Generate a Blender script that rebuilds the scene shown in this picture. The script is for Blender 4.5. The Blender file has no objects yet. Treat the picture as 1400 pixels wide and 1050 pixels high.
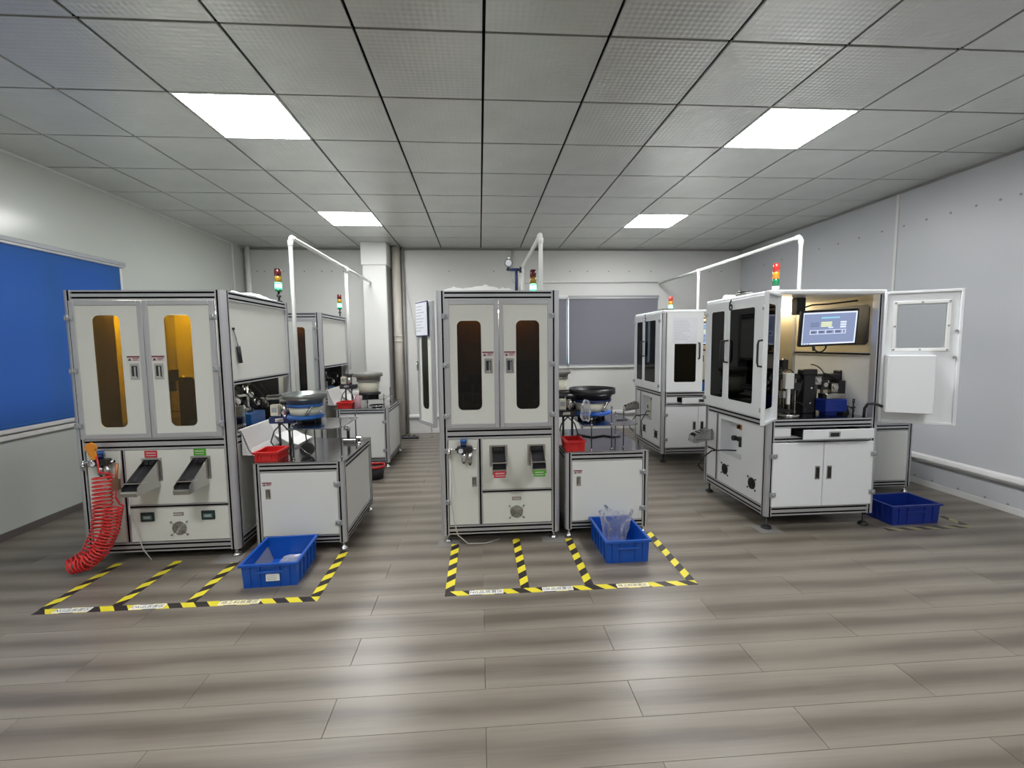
import bpy, bmesh, math, random
from mathutils import Matrix, Vector
random.seed(7)
PI = math.pi
S = bpy.context.scene
COL = S.collection

# ------------------------------------------------------------------ camera, world, light, exposure
CAMZ = 1.385
def make_camera():
    yaw, pitch, roll = .0693, -.0880, -.0108
    cy, sy, cp, sp, cr, sr = math.cos(yaw), math.sin(yaw), math.cos(pitch), math.sin(pitch), math.cos(roll), math.sin(roll)
    f = Vector((sy*cp, cy*cp, sp)); r = Vector((cy, -sy, 0)); u = r.cross(f)
    r2 = cr*r + sr*u; u2 = -sr*r + cr*u
    m = Matrix((r2, u2, -f)).transposed().to_4x4()
    cam = bpy.data.cameras.new('camera'); o = bpy.data.objects.new('camera', cam)
    m.translation = Vector((0, 0, CAMZ)); o.matrix_world = m
    cam.sensor_width = 36; cam.lens = 628.86/1400*36; cam.clip_start = .05; cam.clip_end = 60
    COL.objects.link(o); S.camera = o
make_camera()
S.view_settings.view_transform = 'Standard'; S.view_settings.look = 'None'
S.view_settings.gamma = 1; S.view_settings.use_curve_mapping = False
S.view_settings.exposure = 1.72
LAMP = 13.0          # emission of the ceiling panels
w = bpy.data.worlds.new('daylight'); S.world = w; w.use_nodes = True
w.node_tree.nodes['Background'].inputs[0].default_value = (.62, .78, 1, 1)
w.node_tree.nodes['Background'].inputs[1].default_value = 1.6

# ------------------------------------------------------------------ materials
MATS = {}
def srgb(h):
    if isinstance(h, str):
        c = [int(h[i:i+2], 16)/255 for i in (0, 2, 4)]
        return tuple((x/12.92 if x <= .04045 else ((x+.055)/1.055)**2.4) for x in c)
    return h
def mat(name, color, rough=.5, metal=0., var=.06, scale=6., bump=0., emit=0., alpha=1., trans=0., coat=0., spec=.5):
    m = bpy.data.materials.new(name); m.use_nodes = True; nt = m.node_tree; N = nt.nodes; L = nt.links
    b = N['Principled BSDF']; c = srgb(color)
    b.inputs['Roughness'].default_value = rough; b.inputs['Metallic'].default_value = metal
    b.inputs['Specular IOR Level'].default_value = spec
    if coat: b.inputs['Coat Weight'].default_value = coat
    tc = N.new('ShaderNodeTexCoord'); no = N.new('ShaderNodeTexNoise'); no.inputs['Scale'].default_value = scale
    no.inputs['Detail'].default_value = 4; L.new(tc.outputs['Object'], no.inputs['Vector'])
    mx = N.new('ShaderNodeMix'); mx.data_type = 'RGBA'; L.new(no.outputs['Fac'], mx.inputs[0])
    mx.inputs[6].default_value = tuple(max(0, x*(1-var)) for x in c)+(1,)
    mx.inputs[7].default_value = tuple(min(1, x*(1+var)) for x in c)+(1,)
    L.new(mx.outputs[2], b.inputs['Base Color'])
    if emit:
        b.inputs['Emission Color'].default_value = c+(1,); b.inputs['Emission Strength'].default_value = emit
    if alpha < 1: b.inputs['Alpha'].default_value = alpha
    if trans: b.inputs['Transmission Weight'].default_value = trans
    if bump:
        n2 = N.new('ShaderNodeTexNoise'); n2.inputs['Scale'].default_value = scale*6
        L.new(tc.outputs['Object'], n2.inputs['Vector'])
        bp = N.new('ShaderNodeBump'); bp.inputs['Strength'].default_value = bump; bp.inputs['Distance'].default_value = .01
        L.new(n2.outputs['Fac'], bp.inputs['Height']); L.new(bp.outputs['Normal'], b.inputs['Normal'])
    MATS[name] = m; return m
def tinted(name, color, refl=.08, rough=.03):
    m = bpy.data.materials.new(name); m.use_nodes = True; nt = m.node_tree; N = nt.nodes; L = nt.links
    N.remove(N['Principled BSDF']); out = N['Material Output']
    t = N.new('ShaderNodeBsdfTransparent'); t.inputs[0].default_value = srgb(color)+(1,)
    g = N.new('ShaderNodeBsdfGlossy'); g.inputs['Roughness'].default_value = rough
    fr = N.new('ShaderNodeFresnel'); fr.inputs[0].default_value = 1.45
    ma = N.new('ShaderNodeMath'); ma.operation = 'MULTIPLY'; ma.inputs[1].default_value = refl/.04
    L.new(fr.outputs[0], ma.inputs[0])
    x = N.new('ShaderNodeMixShader'); L.new(ma.outputs[0], x.inputs[0]); L.new(t.outputs[0], x.inputs[1]); L.new(g.outputs[0], x.inputs[2])
    L.new(x.outputs[0], out.inputs[0]); MATS[name] = m; return m
def emis(name, color, s):
    m = bpy.data.materials.new(name); m.use_nodes = True; nt = m.node_tree
    nt.nodes.remove(nt.nodes['Principled BSDF']); e = nt.nodes.new('ShaderNodeEmission')
    e.inputs[0].default_value = srgb(color)+(1,); e.inputs[1].default_value = s
    nt.links.new(e.outputs[0], nt.nodes['Material Output'].inputs[0]); MATS[name] = m; return m

mat('aluminium', (.52, .52, .545), .40, .6, .05, 3)
mat('aluminium_flat', (.36, .37, .39), .5, .4, .05, 3)
mat('groove', (.002, .002, .002), .8, spec=.1)
mat('cream_panel', (.66, .67, .62), .32, 0, .025, 3, coat=.15)
mat('white_panel', (.70, .71, .69), .35, 0, .03, 4, coat=.1)
mat('cool_white', (.78, .80, .82), .35, 0, .03, 4, coat=.1)
mat('white_plastic', (.78, .79, .78), .4, 0, .03, 4)
mat('wall_cream', (.62, .62, .585), .42, 0, .04, 1.2)
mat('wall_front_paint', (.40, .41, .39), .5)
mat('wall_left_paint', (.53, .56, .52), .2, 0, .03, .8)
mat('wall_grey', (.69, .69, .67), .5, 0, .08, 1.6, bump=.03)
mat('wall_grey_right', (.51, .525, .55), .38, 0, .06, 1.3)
mat('trim_white', (.68, .68, .67), .4)
mat('trim_grey', (.30, .29, .28), .5)
mat('pipe_beige', (.60, .56, .50), .5)
mat('pvc_white', (.86, .86, .84), .35)
mat('stainless', (.55, .54, .53), .22, 1., .08, 9)
mat('stainless_top', (.42, .41, .42), .16, 1., .10, 3)
mat('steel_bright', (.78, .78, .77), .35, .35)
mat('chrome', (.75, .75, .76), .12, 1.)
mat('dark_metal', (.05, .05, .055), .35, .6)
mat('black', (.012, .012, .014), .4)
mat('rubber', (.02, .02, .02), .7)
mat('red_plastic', (.52, .015, .015), .38, 0, .05)
mat('blue_plastic', (.004, .075, .40), .33, 0, .06)
mat('navy_plastic', (.006, .025, .22), .35, 0, .06)
mat('blue_paint', (.012, .10, .36), .35)
mat('dark_blue', (.01, .02, .10), .4)
mat('orange', (.75, .27, .02), .4)
mat('hose_red', (.62, .03, .028), .3, 0, .05)
mat('brown', (.16, .09, .05), .6)
mat('copper', (.50, .20, .08), .4, .3)
mat('sign_red', (.50, .01, .03), .5)
mat('sign_green', (.06, .36, .015), .5)
mat('maroon', (.16, .015, .03), .5)
mat('label_pink', (.62, .52, .52), .6)
mat('paper', (.72, .74, .80), .6, 0, .03, 20)
mat('print_grey', (.32, .33, .36), .6)
mat('print_black', (.02, .02, .025), .6)
mat('nameplate', (.26, .25, .22), .4, .4)
mat('counter_black', (.015, .03, .03), .3)
mat('lcd_teal', (.10, .25, .24), .3)
mat('tape_yellow', (.72, .62, .03), .45, 0, .08, 14)
mat('tape_black', (.022, .017, .016), .45)
mat('tape_worn', (.30, .28, .15), .55, 0, .25, 20)
mat('tape_worn_dark', (.06, .052, .045), .55, 0, .3, 20)
mat('sticker_white', (.80, .80, .76), .5)
mat('sticker_yellow', (.84, .78, .52), .5)
mat('bowl_steel', (.22, .24, .23), .3, .7)
mat('bowl_grey', (.23, .23, .21), .5, .1)
mat('bowl_black', (.018, .018, .02), .35)
mat('drum_cream', (.62, .61, .50), .45)
mat('pink_bottle', (.55, .32, .36), .4)
mat('baseboard', (.12, .105, .10), .5)
mat('concrete_pad', (.22, .21, .20), .7)
mat('blind_grey', (.20, .20, .235), .8, 0, .04, 1)
mat('beige_inner', (.62, .52, .33), .5)
mat('tube_clear', (.50, .50, .48), .3)
mat('interior_dark', (.06, .05, .045), .7)  # for dark pieces added inside the machines to deepen the interior
tinted('amber_glass', (.52, .36, .02), .05)
tinted('brown_glass', (.24, .125, .015), .05)
tinted('smoke_glass', (.003, .003, .004), .025)
tinted('pane_clear', (.95, .96, .96), .045)
tinted('clear_glass', (.82, .88, .86), .08)
tinted('clear_plastic', (.86, .87, .90), .09, .15)
tinted('window_glass', (.85, .9, .92), .06)
def bag_mat():
    m = tinted('bag_plastic', (.93, .93, .95), .10, .22); nt = m.node_tree; N = nt.nodes; L = nt.links
    out = N['Material Output']; prev = out.inputs[0].links[0].from_socket
    d = N.new('ShaderNodeBsdfTranslucent'); d.inputs[0].default_value = (.8, .82, .86, 1); d2 = N.new('ShaderNodeBsdfDiffuse'); d2.inputs[0].default_value = (.8, .82, .86, 1)
    a = N.new('ShaderNodeMixShader'); a.inputs[0].default_value = .5; L.new(d.outputs[0], a.inputs[1]); L.new(d2.outputs[0], a.inputs[2])
    lw = N.new('ShaderNodeLayerWeight'); lw.inputs[0].default_value = .35; mm = N.new('ShaderNodeMath'); mm.operation = 'MULTIPLY_ADD'; mm.inputs[1].default_value = .45; mm.inputs[2].default_value = .10
    L.new(lw.outputs['Facing'], mm.inputs[0]); x = N.new('ShaderNodeMixShader'); L.new(mm.outputs[0], x.inputs[0]); L.new(prev, x.inputs[1]); L.new(a.outputs[0], x.inputs[2]); L.new(x.outputs[0], out.inputs[0])
bag_mat()
emis('lamp_face', (1, 1, 1), LAMP)
emis('led_fill', (1., .95, .8), 16)
emis('led_strip', (1., .90, .70), 5)
emis('led_amber', (1., .93, .75), 4)
emis('lamp_green_on', (.02, .55, .20), 1.2)
emis('lamp_green_core', (.16, 1., .45), 2.2)
emis('lamp_white_spot', (.9, .95, 1), 4)
mat('lens_red', (.09, .006, .008), .25, trans=0)
mat('lens_red_bright', (.55, .03, .02), .25)
mat('lens_yellow', (.30, .17, .01), .25)
mat('lens_orange', (.62, .22, .01), .25)
mat('lens_green', (.005, .14, .05), .25)
emis('screen_blue', (.24, .29, .45), .36)
emis('screen_white', (.75, .80, .95), .36)
emis('screen_cyan', (.30, .65, .85), .36)
emis('screen_yellow', (.72, .78, .50), .36)
emis('screen_dark', (.13, .15, .25), .36)

def blind_mat(name, color, tr):
    m = bpy.data.materials.new(name); m.use_nodes = True; nt = m.node_tree; N = nt.nodes; L = nt.links
    N.remove(N['Principled BSDF'])
    d = N.new('ShaderNodeBsdfDiffuse'); d.inputs[0].default_value = srgb(color)+(1,)
    t = N.new('ShaderNodeBsdfTranslucent'); t.inputs[0].default_value = tr+(1,)
    a = N.new('ShaderNodeAddShader'); L.new(d.outputs[0], a.inputs[0]); L.new(t.outputs[0], a.inputs[1])
    L.new(a.outputs[0], N['Material Output'].inputs[0]); MATS[name] = m
blind_mat('blind_blue', (.044, .118, .30), (.014, .056, .185))

def floor_mat():
    m = bpy.data.materials.new('plank_wood'); m.use_nodes = True; nt = m.node_tree; N = nt.nodes; L = nt.links
    b = N['Principled BSDF']; tc = N.new('ShaderNodeTexCoord'); oi = N.new('ShaderNodeObjectInfo')
    sep = N.new('ShaderNodeSeparateXYZ'); L.new(tc.outputs['Object'], sep.inputs[0])
    def M(op, a, c=None):
        n = N.new('ShaderNodeMath'); n.operation = op
        for i, v in enumerate((a, c)):
            if v is None: continue
            if isinstance(v, (int, float)): n.inputs[i].default_value = v
            else: L.new(v, n.inputs[i])
        return n.outputs[0]
    off = M('MULTIPLY', oi.outputs['Random'], 37.)
    def vec(x, y, z):
        c = N.new('ShaderNodeCombineXYZ'); L.new(x, c.inputs[0]); L.new(y, c.inputs[1]); L.new(z, c.inputs[2]); return c.outputs[0]
    def noise(v, s, d=3):
        n = N.new('ShaderNodeTexNoise'); n.inputs['Scale'].default_value = s; n.inputs['Detail'].default_value = d
        L.new(v, n.inputs['Vector']); return n.outputs['Fac']
    # broad cloudy grain running along the plank, a darker heart in its middle
    n1 = noise(vec(M('MULTIPLY', sep.outputs[0], .9), M('MULTIPLY', sep.outputs[1], 11), off), 1.0, 3)
    n2 = noise(vec(M('MULTIPLY', sep.outputs[0], 4), M('MULTIPLY', sep.outputs[1], 90), off), 1.0, 5)
    yy = M('ADD', sep.outputs[1], M('MULTIPLY', M('SUBTRACT', noise(vec(M('MULTIPLY', sep.outputs[0], 1.5), off, off), 1., 2), .5), .09))
    g = M('POWER', 2.718, M('MULTIPLY', M('MULTIPLY', yy, yy), -330.))
    heart = M('MULTIPLY', g, M('ADD', M('MULTIPLY', noise(vec(M('MULTIPLY', sep.outputs[0], 2.), off, off), 1.2, 2), .55), .42))
    n3 = noise(vec(M('MULTIPLY', sep.outputs[0], 1.1), M('MULTIPLY', sep.outputs[1], 34), off), 1.0, 2)
    v = M('ADD', M('ADD', M('MULTIPLY', n1, .42), M('ADD', M('MULTIPLY', n2, .14), M('MULTIPLY', n3, .16))), M('MULTIPLY', heart, -.40))
    cr = N.new('ShaderNodeValToRGB'); e = cr.color_ramp.elements
    e[0].position = .05; e[0].color = (.112, .094, .075, 1); e[1].position = .50; e[1].color = (.252, .226, .190, 1)
    x = e.new(.24); x.color = (.185, .161, .132, 1)
    L.new(v, cr.inputs[0]); L.new(cr.outputs[0], b.inputs['Base Color'])
    r = M('ADD', M('MULTIPLY', n2, .10), .27); L.new(r, b.inputs['Roughness'])
    bp = N.new('ShaderNodeBump'); bp.inputs['Strength'].default_value = .10; bp.inputs['Distance'].default_value = .002
    L.new(n2, bp.inputs['Height']); L.new(bp.outputs[0], b.inputs['Normal'])
    b.inputs['Specular IOR Level'].default_value = .5
    MATS['plank_wood'] = m
floor_mat()
def ceil_mat():
    m = bpy.data.materials.new('ceiling_metal'); m.use_nodes = True; nt = m.node_tree; N = nt.nodes; L = nt.links
    b = N['Principled BSDF']; tc = N.new('ShaderNodeTexCoord')
    mp = N.new('ShaderNodeMapping'); mp.inputs['Rotation'].default_value = (0, 0, PI/4); L.new(tc.outputs['Object'], mp.inputs[0])
    sep = N.new('ShaderNodeSeparateXYZ'); L.new(mp.outputs[0], sep.inputs[0])
    def M(op, a, c=None):
        n = N.new('ShaderNodeMath'); n.operation = op
        for i, v in enumerate((a, c)):
            if v is None: continue
            if isinstance(v, (int, float)): n.inputs[i].default_value = v
            else: L.new(v, n.inputs[i])
        return n.outputs[0]
    s = M('MULTIPLY', M('SINE', M('MULTIPLY', sep.outputs[0], 150.)), M('SINE', M('MULTIPLY', sep.outputs[1], 150.)))
    bp = N.new('ShaderNodeBump'); bp.inputs['Strength'].default_value = .2; bp.inputs['Distance'].default_value = .004
    L.new(s, bp.inputs['Height']); L.new(bp.outputs[0], b.inputs['Normal'])
    no = N.new('ShaderNodeTexNoise'); no.inputs['Scale'].default_value = 3; L.new(tc.outputs['Object'], no.inputs[0])
    cr = N.new('ShaderNodeValToRGB'); cr.color_ramp.elements[0].position = .3; cr.color_ramp.elements[1].position = .75
    cr.color_ramp.elements[0].color = (.54, .55, .525, 1); cr.color_ramp.elements[1].color = (.61, .62, .59, 1)
    L.new(no.outputs[0], cr.inputs[0]); L.new(cr.outputs[0], b.inputs['Base Color'])
    b.inputs['Metallic'].default_value = .3; b.inputs['Roughness'].default_value = .38; b.inputs['Coat Weight'].default_value = .6; b.inputs['Coat Roughness'].default_value = .3; b.inputs['Coat IOR'].default_value = 1.7; L.new(bp.outputs[0], b.inputs['Coat Normal'])
    MATS['ceiling_metal'] = m
ceil_mat()

# ------------------------------------------------------------------ mesh helpers
ROOT = {}
class MB:
    def __init__(s, M=None): s.v = []; s.f = []; s.m = []; s.sm = []; s.mats = []; s.M = M
    def mi(s, n):
        if n not in s.mats: s.mats.append(n)
        return s.mats.index(n)
    def add(s, vs, fs, m, smooth=False):
        k = len(s.v)
        for p in vs:
            p = Vector(p); s.v.append(s.M @ p if s.M is not None else p)
        ms = m if isinstance(m, (list, tuple)) else [m]*len(fs)
        for f, mm in zip(fs, ms): s.f.append([i+k for i in f]); s.m.append(s.mi(mm)); s.sm.append(smooth)
        return s
    def box(s, x0, x1, y0, y1, z0, z1, m, bev=0):
        if x0 > x1: x0, x1 = x1, x0
        if y0 > y1: y0, y1 = y1, y0
        if z0 > z1: z0, z1 = z1, z0
        b = min(bev, (x1-x0)*.45, (y1-y0)*.45, (z1-z0)*.45)
        if b <= 0:
            vs = [(x, y, z) for z in (z0, z1) for y in (y0, y1) for x in (x0, x1)]
            return s.add(vs, [(0,2,3,1),(4,5,7,6),(0,1,5,4),(2,6,7,3),(0,4,6,2),(1,3,7,5)], m)
        X = (x0, x1); Y = (y0, y1); Z = (z0, z1); vs = []; idx = {}
        for i in (0, 1):
            for j in (0, 1):
                for k in (0, 1):
                    sx, sy, sz = (1-2*i)*b, (1-2*j)*b, (1-2*k)*b
                    for a, p in enumerate(((X[i], Y[j]+sy, Z[k]+sz), (X[i]+sx, Y[j], Z[k]+sz), (X[i]+sx, Y[j]+sy, Z[k]))):
                        idx[i, j, k, a] = len(vs); vs.append(p)
        fs = []
        for i in (0, 1): fs.append([idx[i, j, k, 0] for j, k in ((0,0),(1,0),(1,1),(0,1))])
        for j in (0, 1): fs.append([idx[i, j, k, 1] for i, k in ((0,0),(1,0),(1,1),(0,1))])
        for k in (0, 1): fs.append([idx[i, j, k, 2] for i, j in ((0,0),(1,0),(1,1),(0,1))])
        for i in (0, 1):
            for j in (0, 1): fs.append([idx[i,j,0,0], idx[i,j,1,0], idx[i,j,1,1], idx[i,j,0,1]])
        for i in (0, 1):
            for k in (0, 1): fs.append([idx[i,0,k,0], idx[i,1,k,0], idx[i,1,k,2], idx[i,0,k,2]])
        for j in (0, 1):
            for k in (0, 1): fs.append([idx[0,j,k,1], idx[1,j,k,1], idx[1,j,k,2], idx[0,j,k,2]])
        for i in (0, 1):
            for j in (0, 1):
                for k in (0, 1): fs.append([idx[i,j,k,0], idx[i,j,k,1], idx[i,j,k,2]])
        return s.add(vs, fs, m)
    def cyl(s, p0, p1, r, m, n=14, r1=None, cap=True):
        p0 = Vector(p0); p1 = Vector(p1); d = (p1-p0).normalized(); r1 = r if r1 is None else r1
        a = d.orthogonal().normalized(); b = d.cross(a); vs = []
        for p, rr in ((p0, r), (p1, r1)):
            for i in range(n): t = 2*PI*i/n; vs.append(p + a*rr*math.cos(t) + b*rr*math.sin(t))
        s.add(vs, [(i, (i+1) % n, n+(i+1) % n, n+i) for i in range(n)], m, True)
        if cap: s.add(vs, [list(range(n))[::-1], list(range(n, 2*n))], m)
        return s
    def tube(s, path, r, m, n=6):
        P = [Vector(p) for p in path]; rings = []; up = None; vs = []
        for i, p in enumerate(P):
            t = (P[min(i+1, len(P)-1)] - P[max(i-1, 0)]).normalized()
            if up is None: up = t.orthogonal().normalized()
            up = (up - t*up.dot(t)).normalized(); b = t.cross(up)
            for k in range(n): a = 2*PI*k/n; vs.append(p + up*r*math.cos(a) + b*r*math.sin(a))
        fs = [(i*n+k, i*n+(k+1) % n, (i+1)*n+(k+1) % n, (i+1)*n+k) for i in range(len(P)-1) for k in range(n)]
        s.add(vs, fs, m, True); q = (len(P)-1)*n
        s.add(vs, [list(range(n))[::-1], list(range(q, q+n))], m); return s
    def lathe(s, prof, cx, cy, m, n=28, smooth=True):
        vs = []; 
        for r, z in prof:
            for i in range(n): t = 2*PI*i/n; vs.append((cx+r*math.cos(t), cy+r*math.sin(t), z))
        k = len(prof)
        fs = [(j*n+i, j*n+(i+1) % n, (j+1)*n+(i+1) % n, (j+1)*n+i) for j in range(k-1) for i in range(n)]
        return s.add(vs, fs, m, smooth)
    def prism(s, poly, axis, a0, a1, m, capm=None):
        n = len(poly); vs = []
        for a in (a0, a1):
            for p, q in poly: vs.append({'x': (a, p, q), 'y': (p, a, q), 'z': (p, q, a)}[axis])
        ms = m if isinstance(m, list) else [m]*n
        capm = capm or ms[0]
        s.add(vs, [(i, (i+1) % n, n+(i+1) % n, n+i) for i in range(n)], ms)
        s.add(vs, [list(range(n))[::-1], list(range(n, 2*n))], capm); return s
    def build(s, name, parent=None, label=None, recalc=True, bevel=0, **kw):
        base = Vector(ROOT.get(parent.name, (0, 0, 0))) if parent else Vector(kw.pop('origin', (0, 0, 0)))
        kw.pop('origin', None)
        me = bpy.data.meshes.new(name)
        me.from_pydata([tuple(p-base) for p in s.v], [], s.f)
        for n in s.mats: me.materials.append(MATS[n])
        me.polygons.foreach_set('material_index', s.m); me.polygons.foreach_set('use_smooth', s.sm)
        if recalc:
            bm = bmesh.new(); bm.from_mesh(me); bmesh.ops.remove_doubles(bm, verts=bm.verts, dist=1e-6)
            bmesh.ops.recalc_face_normals(bm, faces=bm.faces); bm.to_mesh(me); bm.free()
        me.update()
        o = bpy.data.objects.new(name, me); COL.objects.link(o)
        if parent: o.parent = parent
        else: o.location = base
        ROOT[o.name] = tuple(base)
        if label: o['label'] = label
        for k, v in kw.items(): o[k] = v
        return o
def thing(name, label, cat, loc=(0, 0, 0), group=None):
    o = bpy.data.objects.new(name, None); COL.objects.link(o); o.location = loc; o.empty_display_size = .1
    o['label'] = label; o['category'] = cat
    if group: o['group'] = group
    ROOT[o.name] = tuple(loc); return o
def tag(o, label, cat, group=None):
    o['label'] = label; o['category'] = cat
    if group: o['group'] = group
    return o
def bx(*a, **k): return MB().box(*a, **k)

def text(name, body, size, M, material, parent, bold=0):
    cu = bpy.data.curves.new(name, 'FONT'); cu.body = body; cu.size = size; cu.align_x = 'CENTER'; cu.align_y = 'CENTER'
    cu.resolution_u = 2; cu.offset = bold
    t = bpy.data.objects.new(name+'_tmp', cu); COL.objects.link(t)
    dg = bpy.context.evaluated_depsgraph_get(); me = bpy.data.meshes.new_from_object(t.evaluated_get(dg))
    bpy.data.objects.remove(t); base = Vector(ROOT.get(parent.name, (0, 0, 0)))
    me.transform(Matrix.Translation(-base) @ M); me.materials.clear(); me.materials.append(MATS[material])
    o = bpy.data.objects.new(name, me); COL.objects.link(o); o.parent = parent; ROOT[o.name] = tuple(base); return o

# cross-section of an aluminium profile, with slots (nb = slots on the two long faces, na = on the two others)
def section(a0, a1, b0, b1, na, nb, w=.0115, d=.009):
    pts = []; dark = []
    def side(p, q, n, nx, ny):
        pts.append(p); dark.append(0)
        L = math.hypot(q[0]-p[0], q[1]-p[1]); ux, uy = (q[0]-p[0])/L, (q[1]-p[1])/L
        for i in range(n):
            c = L*(i+.5)/n if n > 1 else L/2
            for t, dd, dk in ((c-w/2, 0, 1), (c-w/2, d, 1), (c+w/2, d, 1), (c+w/2, 0, 0)):
                pts.append((p[0]+ux*t+nx*dd, p[1]+uy*t+ny*dd)); dark.append(dk)
    side((a0, b0), (a1, b0), na, 0, 1); side((a1, b0), (a1, b1), nb, -1, 0)
    side((a1, b1), (a0, b1), na, 0, -1); side((a0, b1), (a0, b0), nb, 1, 0)
    return pts, ['groove' if k else 'aluminium' for k in dark]
def beam(mb, axis, a, x, y, na=1, nb=2):
    # axis 'x': x = y-range, y = z-range ; axis 'y': x = x-range, y = z-range ; axis 'z': x-range, y-range
    p, ms = section(x[0], x[1], y[0], y[1], na, nb); mb.prism(p, axis, a[0], a[1], ms, 'aluminium'); return mb
def corner_post(mb, cx, cy, sx, sy, z0, z1, t=.055, r=.03):
    # rounded on its outer edge (sx, sy point outward), a slot near the inner end of both outer faces
    P = []; D = []; w, d = .0105, .009
    def a(p, k=0): P.append((cx - sx*p[0], cy - sy*p[1])); D.append(k)
    s0 = t-.009
    a((t, t)); a((0+0, t)) if False else None
    a((t, d+0), 1) if False else None
    # go round: inner corner -> along inner side to front face -> slot -> arc -> slot -> back
    a((t, 0), 0); a((s0, 0), 1); a((s0, d), 1); a((s0-w, d), 1); a((s0-w, 0), 0)
    for i in range(7):
        th = PI/2*i/6; a((r-r*math.sin(th), r-r*math.cos(th)))
    a((0, s0-w), 1); a((d, s0-w), 1); a((d, s0), 1); a((0, s0), 0); a((0, t), 0)
    mb.prism(P, 'z', z0, z1, ['groove' if k else 'aluminium' for k in D], 'aluminium'); return mb

def plate_with_window(mb, u0, u1, z0, z1, hu0, hu1, hz0, hz1, r, y0, y1, m, seg=5):
    cs = ((hu1-r, hz1-r, 0), (hu0+r, hz1-r, PI/2), (hu0+r, hz0+r, PI), (hu1-r, hz0+r, 1.5*PI))
    oc = ((u1, z1), (u0, z1), (u0, z0), (u1, z0)); ring = []
    for cx, cz, t0 in cs: ring.append([(cx+r*math.cos(t0+PI/2*i/seg), cz+r*math.sin(t0+PI/2*i/seg)) for i in range(seg+1)])
    flat = [p for a in ring for p in a]; n = len(flat)
    for y in (y0, y1):
        vs = [(p[0], y, p[1]) for p in flat] + [(p[0], y, p[1]) for p in oc]; fs = []
        for c in range(4):
            k = c*(seg+1)
            for i in range(seg): fs.append((n+c, k+i, k+i+1))
            fs.append((n+c, k+seg, (k+seg+1) % n, n+(c+1) % 4))
        mb.add(vs, fs, m)
    mb.add([(p[0], y, p[1]) for y in (y0, y1) for p in flat], [(i, (i+1) % n, n+(i+1) % n, n+i) for i in range(n)], m)
    mb.add([(p[0], y, p[1]) for y in (y0, y1) for p in oc], [(i, (i+1) % 4, 4+(i+1) % 4, 4+i) for i in range(4)], m)
    return flat
def rounded(hu0, hu1, hz0, hz1, r, seg=5):
    cs = ((hu1-r, hz1-r, 0), (hu0+r, hz1-r, PI/2), (hu0+r, hz0+r, PI), (hu1-r, hz0+r, 1.5*PI))
    return [(cx+r*math.cos(t0+PI/2*i/seg), cz+r*math.sin(t0+PI/2*i/seg)) for cx, cz, t0 in cs for i in range(seg+1)]

def hinge(parent, M, u, z):
    b = MB(M); b.box(u-.022, u+.022, -.012, -.001, z-.016, z+.016, 'aluminium_flat', .002)
    b.cyl((u, -.014, z-.016), (u, -.014, z+.016), .005, 'aluminium_flat', 8)
    for du in (-.013, .013): b.cyl((u+du, -.0135, z), (u+du, -.0115, z), .004, 'chrome', 6)
    return b.build('hinge', parent)
def latch(parent, M, u, z, big=True):
    b = MB(M); w, h = (.027, .05) if big else (.016, .034)
    b.box(u-w, u+w, -.004, -.0005, z-h, z+h, 'stainless', .001)
    b.box(u-w*.62, u+w*.62, -.0055, -.0035, z-h*.72, z+h*.72, 'dark_metal', .0005)
    b.box(u-w*.30, u+w*.05, -.010, -.005, z-h*.62, z+h*.62, 'black' if big else 'stainless', .001)
    b.box(u+w*.05, u+w*.45, -.012, -.005, z-h*.60, z+h*.60, 'stainless', .002)
    b.box(u-w*.5, u+w*.5, -.009, -.004, z-h*.72, z-h*.55, 'chrome', .001)
    return b.build('latch', parent, 'stainless recessed latch')
def warning(parent, M, u, z, s=1.):
    b = MB(M); w = .038*s
    b.box(u-w, u+w, -.0016, -.0004, z-.016*s, z+.016*s, 'label_pink')
    b.box(u-w, u+w, -.0022, -.0016, z+.008*s, z+.017*s, 'maroon')
    b.prism([(u-w*.85, z-.012*s), (u-w*.3, z-.012*s), (u-w*.57, z+.005*s)], 'y', -.0022, -.0016, 'print_black')
    b.box(u-w*.1, u+w*.85, -.0022, -.0016, z-.001*s, z+.004*s, 'maroon')
    b.box(u-w*.1, u+w*.6, -.0022, -.0016, z-.010*s, z-.006*s, 'maroon')
    return b.build('warning_label', parent)

def framed_door(parent, M, u0, u1, z0, z1, win, glass='amber_glass', panel='cream_panel', frame=.03, name='door', hinge_side=-1, hz=(), rr=.035):
    """door leaf with an aluminium frame, an infill panel and a rounded window; M maps local (u, depth, z), outside is -depth"""
    b = MB(M); T = .022
    e = hinge_side
    b.box(u0, u0+frame, -T, 0, z0, z1, 'aluminium', .002); b.box(u1-frame, u1, -T, 0, z0, z1, 'aluminium', .002)
    b.box(u0+frame, u1-frame, -T, 0, z0, z0+frame, 'aluminium', .002); b.box(u0+frame, u1-frame, -T, 0, z1-frame, z1, 'aluminium', .002)
    d = b.build(name, parent)
    p = MB(M)
    if win:
        plate_with_window(p, u0+frame, u1-frame, z0+frame, z1-frame, *win, rr, -T+.006, -.006, panel)
        p.build('door_panel', d)
        g = MB(M); poly = rounded(win[0]+.001, win[1]-.001, win[2]+.001, win[3]-.001, rr); g.prism(poly, 'y', -.013, -.010, glass); g.build('window_pane', d, 'tinted window')
    else:
        p.box(u0+frame, u1-frame, -T+.006, -.006, z0+frame, z1-frame, panel); p.build('door_panel', d)
    for z in hz:
        Mh = M @ Matrix.Translation((0, -T, 0)); hinge(d, Mh, u0 if e < 0 else u1, z)
    return d

def T(x, y, z=0, deg=0): return Matrix.Translation((x, y, z)) @ Matrix.Rotation(math.radians(deg), 4, 'Z')

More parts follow.
